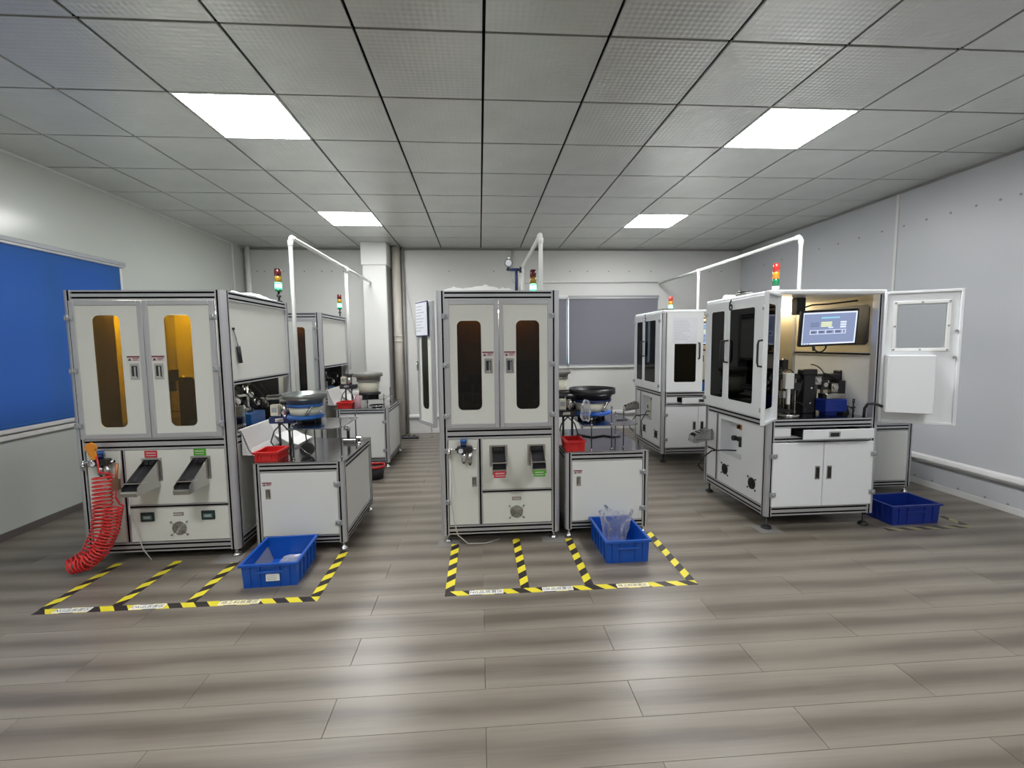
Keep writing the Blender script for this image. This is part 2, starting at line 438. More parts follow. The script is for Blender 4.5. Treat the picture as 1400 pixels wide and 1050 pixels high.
def foot(parent, x, y, h, m='chrome', r=.03, z0=0):
    b = MB(); b.lathe([(0, z0), (r, z0), (r, z0+.008), (r*.8, z0+.018), (r*.35, z0+.026), (.008, z0+.03), (.008, h), (0, h)], x, y, m, 16)
    b.cyl((x, y, h-.018), (x, y, h-.004), .015, m, 6); return b.build('leveling_foot', parent)

def regulator(parent, M, u, z, conn=-1, tube_to=None):
    """air filter regulator with a blue knob, gauge and two bowls"""
    b = MB(M)
    b.box(u-.045, u+.06, -.055, -.015, z-.022, z+.02, 'dark_metal', .005)
    b.cyl((u+.055, -.035, z), (u+.085, -.035, z), .010, 'chrome', 8)
    r = b.build('air_regulator', parent, 'air regulator with gauge')
    k = MB(M); k.cyl((u, -.035, z+.02), (u, -.035, z+.05), .020, 'dark_blue', 12, .021); k.cyl((u, -.035, z+.05), (u, -.035, z+.068), .024, 'blue_paint', 12, .021); k.build('knob', r, 'blue knob')
    g = MB(M); g.cyl((u-.018, -.052, z-.004), (u-.018, -.070, z-.004), .021, 'dark_metal', 16); g.cyl((u-.018, -.070, z-.004), (u-.018, -.072, z-.004), .016, 'paper', 16)
    g.box(u-.019, u-.017, -.0735, -.072, z-.004, z+.009, 'print_black'); g.build('gauge', r)
    c = MB(M)
    for du in (0, .042):
        L_ = .085 if du == 0 else .10
        c.cyl((u+du, -.035, z-.022), (u+du, -.035, z-L_), .017, 'chrome' if du == 0 else 'stainless', 12, .015)
        c.cyl((u+du, -.035, z-L_), (u+du, -.035, z-L_-.012), .008, 'dark_metal', 8)
    c.build('filter_bowl', r)
    q = MB(M); q.cyl((u-.045, -.035, z), (u-.10, -.035, z), .008, 'chrome', 8); q.cyl((u-.10, -.035, z+.01), (u-.10, -.035, z-.055), .009, 'chrome', 8)
    q.cyl((u-.10, -.035, z-.02), (u-.10, -.035, z-.035), .013, 'stainless', 8); q.build('fitting', r); return r

def fan_grille(parent, M, u, z, r, dark=False):
    b = MB(M)
    b.cyl((u, -.001, z), (u, -.003, z), r, 'black' if dark else 'nameplate', 24)
    m = 'black' if dark else 'stainless'
    for k in range(1, 6):
        rr = r*k/5.2; n = 24
        b.tube([(u+rr*math.cos(2*PI*i/n), -.005, z+rr*math.sin(2*PI*i/n)) for i in range(n+1)], .0013, m, 4)
    for s in (-1, 1):
        for t in (-1, 1): b.cyl((u, -.006, z), (u+s*r*1.1, -.006, z+t*r*.95), .0016, m, 4); b.cyl((u+s*r*1.1, -.001, z+t*r*.95), (u+s*r*1.1, -.008, z+t*r*.95), .006, m, 8)
    b.cyl((u, -.004, z), (u, -.008, z), r*.2, m, 12)
    return b.build('fan_grille', parent, 'round fan grille')

def chute(parent, M, u, z, sign, sign_on_tip):
    """stainless delivery chute: flange on the panel, open channel sloping down and out, gusset cheeks, cross bar"""
    f = MB(M); w, h = .062, .075
    f.box(u-w, u+w, -.004, -.0005, z-h, z+h, 'stainless', .001)
    f.box(u-w+.014, u+w-.014, -.0052, -.0035, z-h+.014, z+h-.01, 'black')
    for s in (-1, 1):
        for t in (-1, 1): f.cyl((u+s*(w-.007), -.004, z+t*(h-.007)), (u+s*(w-.007), -.008, z+t*(h-.007)), .004, 'chrome', 6)
    ob = f.build('delivery_chute', parent, 'stainless delivery chute')
    c = MB(M); a = .045
    top, bot, out = (z+h-.012, z-h-.012, .15) if sign_on_tip else (z+h-.012, z-h-.035, .205)
    for s in (-1, 1):
        c.prism([(-.004, top), (-.004, bot), (-out, bot), (-out, bot+.05)], 'x', u+s*a-.0012, u+s*a+.0012, 'stainless')
    c.add([(u-a, -.004, z+.03), (u+a, -.004, z+.03), (u+a, -out, bot+.012), (u-a, -out, bot+.012)], [(0, 1, 2, 3)], 'dark_metal')
    c.add([(u-a, -.004, z+.027), (u+a, -.004, z+.027), (u+a, -out, bot+.009), (u-a, -out, bot+.009)], [(0, 1, 2, 3)], 'stainless')
    c.prism([(-out-.006, bot-.002), (-out-.010, bot+.02), (-out-.004, bot+.03), (-out+.002, bot+.03), (-out+.004, bot)], 'x', u-a-.001, u+a+.001, 'stainless')
    c.build('channel', ob)
    d = MB(M); d.box(u-a-.004, u+a+.004, -out*.85, -out*.62, bot+.066, bot+.072, 'chrome'); d.build('cross_bar', ob)
    s_ = MB(M); s_.cyl((u-.015, -.03, top-.015), (u-.015, -.012, top-.015), .011, 'black', 10); s_.cyl((u+.015, -.03, top-.015), (u+.015, -.012, top-.015), .011, 'black', 10)
    s_.box(u-.03, u+.03, -.02, -.006, top-.02, top-.008, 'dark_metal'); s_.build('sensor', ob)
    b = MB(M)
    if sign_on_tip: y, zz = -out-.013, bot+.002; 
    else: y, zz = -.002, z+h+.026
    b.box(u-.038, u+.038, y-.003, y, zz-.022, zz+.022, sign, .0005)
    n = random.Random(int(u*1000))
    for row, hh in ((.007, .004), (-.009, .003)):
        t = -.028
        while t < .026:
            L_ = n.choice((.004, .006, .007)); b.box(u+t, u+t+L_, y-.0036, y-.003, zz+row-hh, zz+row+hh, 'label_pink'); t += L_+.0018
    b.build('sign', ob, ('red' if sign == 'sign_red' else 'green')+' sign with two lines of white print')
    return ob

def inner_mechanics(parent, cx, cy, z, rnd, n=6, R=.27, blue=True):
    """what can be seen through the windows: pedestal, glass dial, cameras on posts, blue base boxes"""
    b = MB(); b.lathe([(0, z), (.13, z), (.13, z+.05), (.10, z+.07), (.10, z+.13), (0, z+.13)], cx, cy, 'dark_metal', 20); b.build('dial_pedestal', parent)
    b = MB(); b.lathe([(0, z+.13), (R, z+.13), (R, z+.138), (0, z+.138)], cx, cy, 'clear_glass', 40, False); b.build('glass_dial', parent)
    for i in range(n):
        a = 2*PI*(i+rnd.random()*.5)/n; x, y = cx+math.cos(a)*(R+.04), cy+math.sin(a)*(R+.04); h = .26+rnd.random()*.18
        b = MB(); b.cyl((x, y, z), (x, y, z+h), .011, 'chrome', 8); b.box(x-.03, x+.03, y-.03, y+.03, z, z+.02, 'dark_metal', .003)
        p = b.build('camera_post', parent)
        b = MB(T(x, y, z+h-.05, math.degrees(a))); b.box(-.085, .02, -.03, .03, -.04, .04, 'black', .004)
        b.cyl((-.055, 0, -.04), (-.055, 0, -.11), .022, 'black', 12); b.cyl((-.055, 0, -.11), (-.055, 0, -.125), .042, rnd.choice(('chrome', 'dark_metal', 'white_plastic')), 16)
        b.build('inspection_camera', p, 'black inspection camera')
    for s in ((-1, 1) if blue else ()):
        b = MB(); x = cx+s*.20; b.box(x-.09, x+.09, cy-R-.10, cy-R+.02, z, z+.085, 'blue_paint', .006); b.box(x-.06, x+.06, cy-R-.08, cy-R, z+.085, z+.115, 'dark_metal', .004); b.build('base_block', parent, 'blue base block')

def hold_box(b, *a): b.box(*a); return b

# ------------------------------------------------------------------ machine type with two front doors
def inspection_machine(x0, x1, y0, y1, H, label, wins, winz, chutes, signs_tip, side_open=True, left_door_open=False, counters=False, glass='brown_glass', tray=.075, tz=0.):
    t = thing('inspection_machine', label, 'machine', ((x0+x1)/2, (y0+y1)/2, 0), 'two-door inspection machines')
    rnd = random.Random(int(x0*100)); P = .055; zb0, zb1, zm0, zm1, zt0 = .062, .125, .735, .81, H-.062
    for sx, x in ((-1, x0), (1, x1)):
        for sy, y in ((-1, y0), (1, y1)):
            corner_post(MB(), x, y, sx, sy, .055, H, P).build('corner_post', t); foot(t, x-sx*.04, y-sy*.04, .056)
    for z0, z1 in ((zb0, zb1), (zm0, zm1), (zt0, H-.001)):
        for y, e in ((y0, .003), (y1-.04, -.003)): beam(MB(), 'x', (x0+P, x1-P), (y+e, y+e+.04), (z0, z1)).build('crossbeam', t)
        for x, e in ((x0, .003), (x1-.04, -.003)): beam(MB(), 'y', (y0+P, y1-P), (x+e, x+e+.04), (z0, z1)).build('crossbeam', t)
    bx(x0+.02, x1-.02, y0+.02, y1-.02, H-.012, H-.003, 'cream_panel').build('top_panel', t)
    bx(x0+.045, x1-.045, y0+.045, y1-.045, zm1-.02, zm1, 'stainless_top').build('work_deck', t)
    bx(x0+P, x1-P, y1-.03, y1-.02, zb1, H-.06, 'white_panel').build('back_panel', t)
    bx(x0+.02, x0+.03, y0+P, y1-P, zb1, zm0, 'cream_panel').build('side_panel', t)
    bx(x1-.03, x1-.02, y0+P, y1-P, zb1, zm0, 'cream_panel').build('side_panel', t)
    # front doors
    mid = (x0+x1)/2 + .0; M = T(0, y0, 0)
    A, Bb = x0+P+.0005, x1-P-.0005; z0, z1 = zm1+.004, zt0-.004; hz = (z1-.105, (z0+z1)/2, z0+.085)
    d = framed_door(t, M, A, mid-.002, z0, z1, (wins[0], wins[1], winz[0], winz[1]), name='front_door', glass=glass, hinge_side=-1, hz=hz)
    Ml = M @ Matrix.Translation((0, -.016, 0)); latch(d, Ml, mid-.072, 1.235); warning(d, Ml, mid-.075, 1.315)
    d = framed_door(t, M, mid+.002, Bb, z0, z1, (wins[2], wins[3], winz[0], winz[1]), name='front_door', glass=glass, hinge_side=1, hz=hz)
    latch(d, Ml, mid+.072, 1.235); warning(d, Ml, mid+.072, 1.315)
    # right side: window panel above, opening below it
    bx(x1-.028, x1-.018, y0+P, y1-P, 1.165, zt0, 'cream_panel').build('side_panel', t)
    beam(MB(), 'y', (y0+P, y1-P), (x1-.036, x1-.006), (1.135, 1.165), 1, 1).build('crossbeam', t)
    # left side doors
    if left_door_open:
        Md = T(x0-.010, y0+.02, 0, -60)
        Mo = Md
        d = framed_door(t, Mo, -.27, -.003, z0, z1, (-.205, -.095, .93, 1.60), name='side_door', glass=glass, hinge_side=1, hz=())
        latch(d, Mo @ Matrix.Translation((0, -.022, 0)), -.262, 1.23, False)
        b = MB(Mo); b.box(-.262, -.055, -.030, -.023, 1.44, 1.68, 'dark_blue', .001); b.box(-.255, -.062, -.0315, -.030, 1.448, 1.672, 'paper')
        h = b.build('document_holder', d, 'paper sheet in a dark frame')
        b = MB(Mo)
        for k in range(9): b.box(-.245, -.245+.17*(.45+.55*random.random()), -.0322, -.0315, 1.645-k*.021, 1.649-k*.021, 'print_grey')
        b.build('printed_lines', h)
        bm_ = T(x0, 0, 0, -90)
        framed_door(t, bm_, -(y1-P), -(y0+P+.36), z0, z1, (-(y1-P)+.12, -(y0+.36+P)-.12, .92, 1.60), name='side_door', glass=glass)
        beam(MB(), 'z', (z0, z1), (x0+.006, x0+.03), (y0+.36, y0+.36+P), 1, 1).build('mullion', t)
    else:
        Md = T(x0, 0, 0, -90)
        for a0, a1 in ((-(y1-P), -(y0+y1)/2-.002), (-(y0+y1)/2+.002, -(y0+P))):
            framed_door(t, Md, a0, a1, z0, z1, ((a0+a1)/2-.07, (a0+a1)/2+.07, .92, 1.60), name='side_door', glass=glass)
    # front, below: narrow service door, chute panel, drawer front
    xd = x0+.275
    beam(MB(), 'z', (zb1, zm0), (xd-.012, xd+.012), (y0+.004, y0+.03), 1, 1).build('mullion', t)
    sd = bx(x0+P+.004, xd-.014, y0+.004, y0+.014, zb1+.004, zm0-.004, 'cream_panel', bev=.002).build('service_door', t)
    Mf = T(0, y0+.004, 0)
    if not counters:
        latch(sd, Mf, xd-.042, .435, False)
        for z in (.655, .295): hinge(sd, Mf, x0+P, z)
    bx(xd+.014, x1-P-.004, y0+.004, y0+.014, .375, zm0-.004, 'cream_panel', bev=.002).build('chute_panel', t)
    beam(MB(), 'x', (xd+.012, x1-P), (y0+.004, y0+.03), (.349, .373), 1, 1).build('crossbeam', t)
    lp = bx(xd+.014, x1-P-.004, y0+.004, y0+.014, zb1+.004, .347, 'cream_panel', bev=.002).build('lower_panel', t)
    for (u, z, sg) in chutes: chute(t, Mf, u, z, sg, signs_tip)
    fu = (xd+x1-P)/2
    b = MB(Mf); b.box(fu-.032, fu+.032, -.003, 0, .295, .318, 'nameplate', .001)
    for k in range(5): b.box(fu-.026+k*.010, fu-.019+k*.010, -.0035, -.003, .302, .311, 'label_pink')
    b.build('nameplate', lp)
    fan_grille(lp, Mf, fu, .212, .045)
    if counters:
        for u in (fu-.19, fu+.185):
            b = MB(Mf); b.box(u-.042, u+.042, -.010, 0, .265, .325, 'counter_black', .003); b.box(u-.028, u+.028, -.0108, -.010, .280, .305, 'lcd_teal')
            for k in range(4): b.box(u-.018+k*.010, u-.012+k*.010, -.0115, -.0108, .285, .299, 'label_pink')
            b.build('counter', lp, 'black electronic counter')
    regulator(t, T(0, y0+.004, 0), x0+.165, .672)
    # inside
    inner_mechanics(t, (x0+x1)/2+.02, (y0+y1)/2+.02, zm1, rnd)
    bx(x0+.05, x0+.10, y0+.08, y0+.27, zm1, 1.62, 'interior_dark', bev=.004).build('darkening_box', t)  # dark box added to darken the view through the left window
    bx(x0+.10, x1-.10, y1-.10, y1-.07, H-.09, H-.07, 'led_amber').build('led_strip', t)
    if glass == 'amber_glass':
        bx(x0+.16, x0+.20, y0+.22, y1-.15, H-.09, H-.07, 'led_fill').build('led_strip', t); bx(x1-.20, x1-.16, y0+.30, y1-.15, H-.09, H-.07, 'led_amber').build('led_strip', t)  # extra strips added to brighten the interior behind the amber windows
    # tooling seen through the right opening, dark boards added behind to darken it
    bx(x1-.40, x1-.385, y0+.14, y1-.18, zm1, 1.16, 'interior_dark').build('darkening_board', t)
    bx(x1-.40, x1-.05, y1-.17, y1-.155, zm1, 1.24, 'black').build('darkening_board', t)
    for k in range(9):
        y = y0+.14+k*.088; xx = x1-.14-.09*rnd.random(); hh = .12+.19*rnd.random(); b = MB()
        b.cyl((xx, y, zm1), (xx, y, zm1+hh), .009, 'chrome', 8); b.box(xx-.035, xx+.03, y-.03, y+.03, zm1+hh-.09, zm1+hh-.01, rnd.choice(('black', 'dark_metal', 'black', 'stainless')), .004)
        b.cyl((xx+.03, y, zm1+hh-.05), (xx+.05, y, zm1+hh-.05), .02, rnd.choice(('chrome', 'white_plastic', 'black')), 12); b.build('sensor_head', t)
    bx(x1-.15, x1-.07, y0+.40, y0+.62, zm1, zm1+.085, 'blue_paint', bev=.006).build('base_block', t, 'blue base block')
    bx(x1-.045, x1-.04, y0+.12, y0+.26, zm1, zm1+.17, 'clear_glass').build('acrylic_guard', t)
    b = MB()
    for k in range(7):
        p = Vector((x1-.2+.05*rnd.random(), y0+.15+.1*k, zm1+.28)); q = Vector((x1-.08, y0+.2+.1*k, zm1+.05+.1*rnd.random())); m_ = (p+q)/2+Vector((.05, 0, -.06))
        b.tube([p*(1-a)**2+m_*2*a*(1-a)+q*a*a for a in [i/7 for i in range(8)]], .004, 'rubber', 5)
    b.build('hoses', t, 'black cables')
    # bent tray on the right side
    if side_open:
        b = MB(); ya, yb = y0+.10, y0+.50; tr = tray
        poly = [(x1-.02, .83+tz), (x1+.003, .83+tz), (x1+tr*.6, .70+tz), (x1+tr, .655+tz), (x1+tr, .650+tz), (x1+tr*.55, .695+tz), (x1-.001, .822+tz), (x1-.02, .822+tz)]
        b.prism(poly, 'y', ya, yb, 'steel_bright')
        b.prism([(x1+.003, .83+tz), (x1+tr, .655+tz), (x1+.003, .66+tz)], 'y', ya, ya+.002, 'steel_bright')
        if tray > .05:
            b.prism([(x1-.02, .83+tz), (x1+.003, .83+tz), (x1+.05, .715+tz), (x1+.13, .665+tz), (x1+.21, .640+tz), (x1+.21, .636+tz), (x1+.13, .660+tz), (x1+.046, .709+tz), (x1-.001, .822+tz), (x1-.02, .822+tz)], 'y', y0+.50, y0+.80, 'steel_bright')
        b.build('discharge_tray', t, 'bent stainless tray')
    return t

# ------------------------------------------------------------------ feeder table
def feeder_table(x0, x1, y0, y1, H, label, front_door=True, z=.06):
    t = thing('feeder_table', label, 'table', ((x0+x1)/2, (y0+y1)/2, 0), 'aluminium framed feeder tables')
    P = .045
    for sx, x in ((-1, x0), (1, x1)):
        for sy, y in ((-1, y0), (1, y1)):
            corner_post(MB(), x, y, sx, sy, z, H-.006, P, .022).build('corner_post', t); foot(t, x-sx*.03, y-sy*.03, z, 'chrome', .026)
    for z0, z1 in ((z+.006, z+.056), (H-.066, H-.008)):
        for y, e in ((y0, .003), (y1-.035, -.003)): beam(MB(), 'x', (x0+P, x1-P), (y+e, y+e+.035), (z0, z1)).build('crossbeam', t)
        for x, e in ((x0, .003), (x1-.035, -.003)): beam(MB(), 'y', (y0+P, y1-P), (x+e, x+e+.035), (z0, z1)).build('crossbeam', t)
    bx(x0, x1, y0, y1, H-.008, H, 'stainless_top', bev=.003).build('table_top', t, 'stainless steel top')
    d = bx(x0+P+.003, x1-P-.003, y0+.002, y0+.014, z+.060, H-.070, 'white_panel', bev=.002).build('front_door', t)
    M = T(0, y0+.002, 0)
    if front_door:
        latch(d, M, x0+P+.05, H-.21, False); warning(d, M, x0+P+.045, H-.145, .8)
        for zz in (H-.155, z+.14): hinge(d, M, x1-P-.001, zz)
    bx(x1-.026, x1-.016, y0+P, y1-P, z+.056, H-.066, 'white_panel').build('side_panel', t)
    bx(x0+.016, x0+.026, y0+P, y1-P, z+.056, H-.066, 'white_panel').build('side_panel', t)
    bx(x0+P, x1-P, y1-.026, y1-.016, z+.056, H-.066, 'white_panel').build('back_panel', t)
    return t

def bowl_feeder(cx, cy, z, r, top, label, bowl, plate, drum='drum_cream', ring=None, strap=True):
    """vibratory bowl feeder: footed base, base plate, drum and an open bowl with a spiral track"""
    t = thing('bowl_feeder', label, 'feeder', (cx, cy, z), 'vibratory bowl feeders')
    hb = top-z; bh = min(.085, hb*.36)
    b = MB(); b.lathe([(0, z), (r*.42, z), (r*.42, z+hb*.13), (0, z+hb*.13)], cx, cy, 'black', 20)
    for k in range(3): a = 2*PI*k/3+.4; b.cyl((cx+r*.55*math.cos(a), cy+r*.55*math.sin(a), z), (cx+r*.55*math.cos(a), cy+r*.55*math.sin(a), z+hb*.14), r*.13, 'rubber', 10)
    b.build('base', t)
    z1 = z+hb*.14
    b = MB(); b.lathe([(0, z1), (r*.80, z1), (r*.84, z1+.012), (r*.80, z1+.026), (0, z1+.026)], cx, cy, plate, 28); b.build('base_plate', t)
    z2 = z1+.026; z3 = top-bh-.02
    b = MB(); b.lathe([(0, z2), (r*.66, z2), (r*.74, z3), (0, z3)], cx, cy, drum, 28); b.build('drum', t, 'cream drum')
    b = MB(); b.lathe([(0, z3), (r*.80, z3), (r*.84, z3+.02), (0, z3+.02)], cx, cy, ring or plate, 28); b.build('drum_ring', t)
    z4 = z3+.02
    b = MB(); w = .004
    prof = [(0, z4), (r*.78, z4), (r*.86, z4+bh*.45), (r, z4+bh*.5), (r, top), (r-w, top), (r-w, z4+bh*.55), (r*.84, z4+bh*.5), (r*.76, z4+w*2), (r*.25, z4+w*3.5), (0, z4+w*4)]
    b.lathe(prof, cx, cy, bowl, 36); bo = b.build('bowl', t)
    pts_i = []; pts_o = []; n = 54
    for i in range(n+1):
        a = -1.9*2*PI*i/n; q = i/n; ri = r*(.60+.22*q); zz = z4+.012+(top-z4-.02)*q
        pts_i.append((cx+ri*math.cos(a), cy+ri*math.sin(a), zz)); pts_o.append((cx+(ri+r*.12)*math.cos(a), cy+(ri+r*.12)*math.sin(a), zz))
    b = MB(); b.add(pts_i+pts_o, [(i, i+1, n+2+i, n+1+i) for i in range(n)], bowl if bowl != 'bowl_black' else 'dark_metal', True); b.build('spiral_track', bo, recalc=False)
    if strap:
        for a in (-1.2, .9, 3.0):
            c, s_ = math.cos(a), math.sin(a)
            b = MB(); p0 = Vector((cx+c*r*.76, cy+s_*r*.76, z2+.005)); p1 = Vector((cx+math.cos(a+.35)*r*.80, cy+math.sin(a+.35)*r*.80, z3+.012))
            b.cyl(p0, p1, r*.075, 'stainless', 4); b.build('leaf_spring', t)
    b = MB(); b.cyl((cx-r*.9, cy, top-.015), (cx-r*1.7, cy-.02, top-.02), .008, 'dark_metal', 6); b.box(cx-r*1.75, cx-r*.85, cy-.015, cy+.01, top-.045, top-.028, bowl if bowl != 'bowl_steel' else 'stainless', .002); b.build('outfeed_rail', t)
    return t

def rod_shelf(x0, x1, y0, y1, z, zt, label, rods, glassy=True):
    t = thing('rod_shelf', label, 'shelf', ((x0+x1)/2, (y0+y1)/2, zt), 'raised shelves on threaded rods')
    c = .05
    b = MB(); b.prism([(x0, y0), (x1-c, y0), (x1, y0+c), (x1, y1), (x0, y1)], 'z', z-.006, z, 'stainless_top'); b.build('shelf_plate', t)
    for (x, y, h) in rods:
        b = MB(); b.cyl((x, y, zt), (x, y, zt+h), .0045, 'dark_metal', 8)
        for zz in (zt, z-.016, z, zt+h-.02): b.cyl((x, y, zz), (x, y, zz+.009), .009, 'stainless', 6)
        b.build('threaded_rod', t)
    return t

def storage_bin(cx, cy, w, d, h, z, rot, m, label, cat='bin', group=None, name='storage_bin', labelm=True, ribs=5):
    t = thing(name, label, cat, (cx, cy, z), group)
    M = T(cx, cy, z, rot); b = MB(M); k = .9; th = .004; rim = .012
    wo, do = w/2, d/2; wi, di = wo*k, do*k
    def ring(a, c, zz): return [(-a, -c, zz), (a, -c, zz), (a, c, zz), (-a, c, zz)]
    vs = ring(wi, di, 0)+ring(wo-rim, do-rim, h-.014)+ring(wo, do, h-.014)+ring(wo, do, h)+ring(wo-rim-th, do-rim-th, h)+ring(wi-th, di-th, th)
    fs = [(3, 2, 1, 0), (20, 21, 22, 23)]
    for j in range(5):
        for i in range(4): fs.append((j*4+i, j*4+(i+1) % 4, j*4+4+(i+1) % 4, j*4+4+i))
    b.add(vs, fs, m); b.build('tub', t)
    b = MB(M)
    def rib(x, y, nx, ny):
        e = .005; a, c = (.0035, 0) if ny else (0, .0035)
        def P(zz, o):
            f = zz/(h-.014); X = (wi+(wo-rim-wi)*f) if nx else None; Y = (di+(do-rim-di)*f) if ny else None
            return ((nx*(X+o) if nx else x), (ny*(Y+o) if ny else y), zz)
        q = [P(.01, -.001), P(.01, e), P(h-.014, e+.004), P(h-.014, -.001)]
        vs = [(p[0]-a, p[1]-c, p[2]) for p in q]+[(p[0]+a, p[1]+c, p[2]) for p in q]
        b.add(vs, [(0, 1, 2, 3), (7, 6, 5, 4), (0, 4, 5, 1), (1, 5, 6, 2), (2, 6, 7, 3)], m)
    for i in range(ribs):
        f = (i+.5)/ribs*2-1
        for s in (-1, 1): rib(0, f*di*.92, s, 0)
        if abs(f) > .3:
            for s in (-1, 1): rib(f*wi*.92, 0, 0, s)
    b.build('side_ribs', t, kind='stuff')
    for s in (-1, 1):
        b = MB(M); b.box(-w*.22, w*.22, s*(do-.006)-.003, s*(do-.006)+.006*s, h*.62, h*.70, m, .002); b.build('grip', t)
    if labelm:
        b = MB(M); f = .38; y = -(di+(do-rim-di)*f)-.0075
        b.box(-w*.06, w*.17, y-.002, y+.006, h*.28, h*.56, 'sticker_white', .0005)
        for q in range(3): b.box(-w*.04, w*.12, y-.0026, y-.002, h*(.34+.07*q), h*(.36+.07*q), 'print_grey')
        b.build('name_card', t, 'white name card')
    return t

def plastic_bag(cx, cy, z, sx, sy, sz, label, seed, m='bag_plastic', name='plastic_bag', cat='bag', rot=0, flat=False):
    r = random.Random(seed); bm = bmesh.new(); bmesh.ops.create_icosphere(bm, subdivisions=3, radius=1)
    for v in bm.verts:
        n = 1+.16*math.sin(5*v.co.x+seed)*math.cos(4*v.co.y)+.13*math.sin(7*v.co.z+2*v.co.x)+r.uniform(-.07, .07)
        v.co = Vector((v.co.x*sx*n, v.co.y*sy*n, (v.co.z*(.9 if not flat else .8)*n+1.0)*sz))
        if v.co.z < 0: v.co.z = 0
    me = bpy.data.meshes.new(name); bm.to_mesh(me); bm.free(); me.materials.append(MATS[m])
    o = bpy.data.objects.new(name, me); COL.objects.link(o); o.location = (cx, cy, z); o.rotation_euler.z = rot; return tag(o, label, cat)

def standing_bag(cx, cy, z, r0, h, label, seed):
    r = random.Random(seed); n, k = 34, 13; vs = []; fs = []; ph = [r.uniform(0, 6.3) for _ in range(8)]
    for j in range(k+1):
        v = j/k
        for i in range(n):
            a = 2*PI*i/n; cr = .16*abs(math.sin(2.5*a+ph[0]+2.2*v))+.10*abs(math.sin(4*a-3*v+ph[1]))+.05*math.sin(9*a+7*v+ph[2])+r.uniform(-.035, .035)
            R_ = r0*(.78+.42*v**1.5)*(1-cr)*(.55+.45*min(1, v*5+.25)); zz = h*v*(1+.10*math.sin(2*a+ph[3])*v+.05*math.sin(5*a+ph[4])*v)
            vs.append((cx+R_*math.cos(a)*1.05+.02*v, cy+R_*math.sin(a)*.75, z+max(.001, zz)))
    for j in range(k):
        for i in range(n): fs.append((j*n+i, j*n+(i+1) % n, (j+1)*n+(i+1) % n, (j+1)*n+i))
    fs.append(list(range(n))[::-1]); b = MB(); b.add(vs, fs, 'bag_plastic'); return tag(b.build('plastic_bag', recalc=False), label, 'bag')

def film_sheet(x0, x1, y0, y1, z, hgt, label, seed):
    r = random.Random(seed); n, k = 26, 16; vs = []; fs = []
    for j in range(k+1):
        for i in range(n+1):
            u, v = i/n, j/k; e = min(1, 6*u, 6*(1-u), 6*v, 6*(1-v))
            h = hgt*e*(.45+.35*math.sin(5*u+seed)*math.cos(4*v+1)+.16*math.sin(13*u+7*v)+r.uniform(-.10, .10))
            vs.append((x0+(x1-x0)*u+.02*math.sin(9*v), y0+(y1-y0)*v+.02*math.sin(8*u), z+.001+max(0, h)))
    for j in range(k):
        for i in range(n): a = j*(n+1)+i; fs.append((a, a+1, a+n+2, a+n+1))
    b = MB(); b.add(vs, fs, 'white_plastic', True); b.add([(x0+.02, y0+.02, z), (x1-.02, y0+.02, z), (x1-.02, y1-.02, z), (x0+.02, y1-.02, z)], [(0, 1, 2, 3)], 'white_plastic')
    return tag(b.build('plastic_sheet', recalc=False), label, 'sheet')

def tower_light(x, y, z, label, on=True, stem=.045, bright=False, h=.052, bracket=True):
    t = thing('tower_light', label, 'signal light', (x, y, z), 'stacked signal lights on the machine tops'); r = .026
    b = MB(); b.cyl((x, y, z), (x, y, z+.012), .024, 'black', 14); b.cyl((x, y, z), (x, y, z+stem), .009, 'black' if bracket else 'white_plastic', 10); b.cyl((x, y, z+stem*.5), (x, y, z+stem*.5+.018), .018, 'black' if bracket else 'stainless', 10)
    b.build('stem', t); z += stem
    b = MB(); b.cyl((x, y, z), (x, y, z+.022), r, 'lens_green' if not bright else 'white_plastic', 18); b.build('base', t); z += .022
    segs = (('green_lamp', 'lamp_green_core' if on else 'lens_green'), ('yellow_lamp', 'lens_orange' if bright else 'lens_yellow'), ('red_lamp', 'lens_red_bright' if bright else 'lens_red'))
    for n_, m in segs:
        b = MB(); b.lathe([(0, z), (r, z), (r, z+h-.004), (r*.93, z+h-.003), (r*.93, z+h), (0, z+h)], x, y, m, 18); o = b.build(n_, t); z += h
        if n_ == 'green_lamp' and on:
            b = MB(); b.cyl((x, y, z-.012), (x, y, z-.006), r*1.03, 'lamp_green_on', 18); b.cyl((x, y, z-h+.001), (x, y, z-h+.008), r*1.03, 'lamp_green_on', 18); b.build('lens_band', o)
    b = MB(); b.lathe([(0, z), (r*.96, z), (r*.8, z+.008), (0, z+.011)], x, y, 'black' if not bright else 'lens_red_bright', 18); b.build('cap', t)
    return t

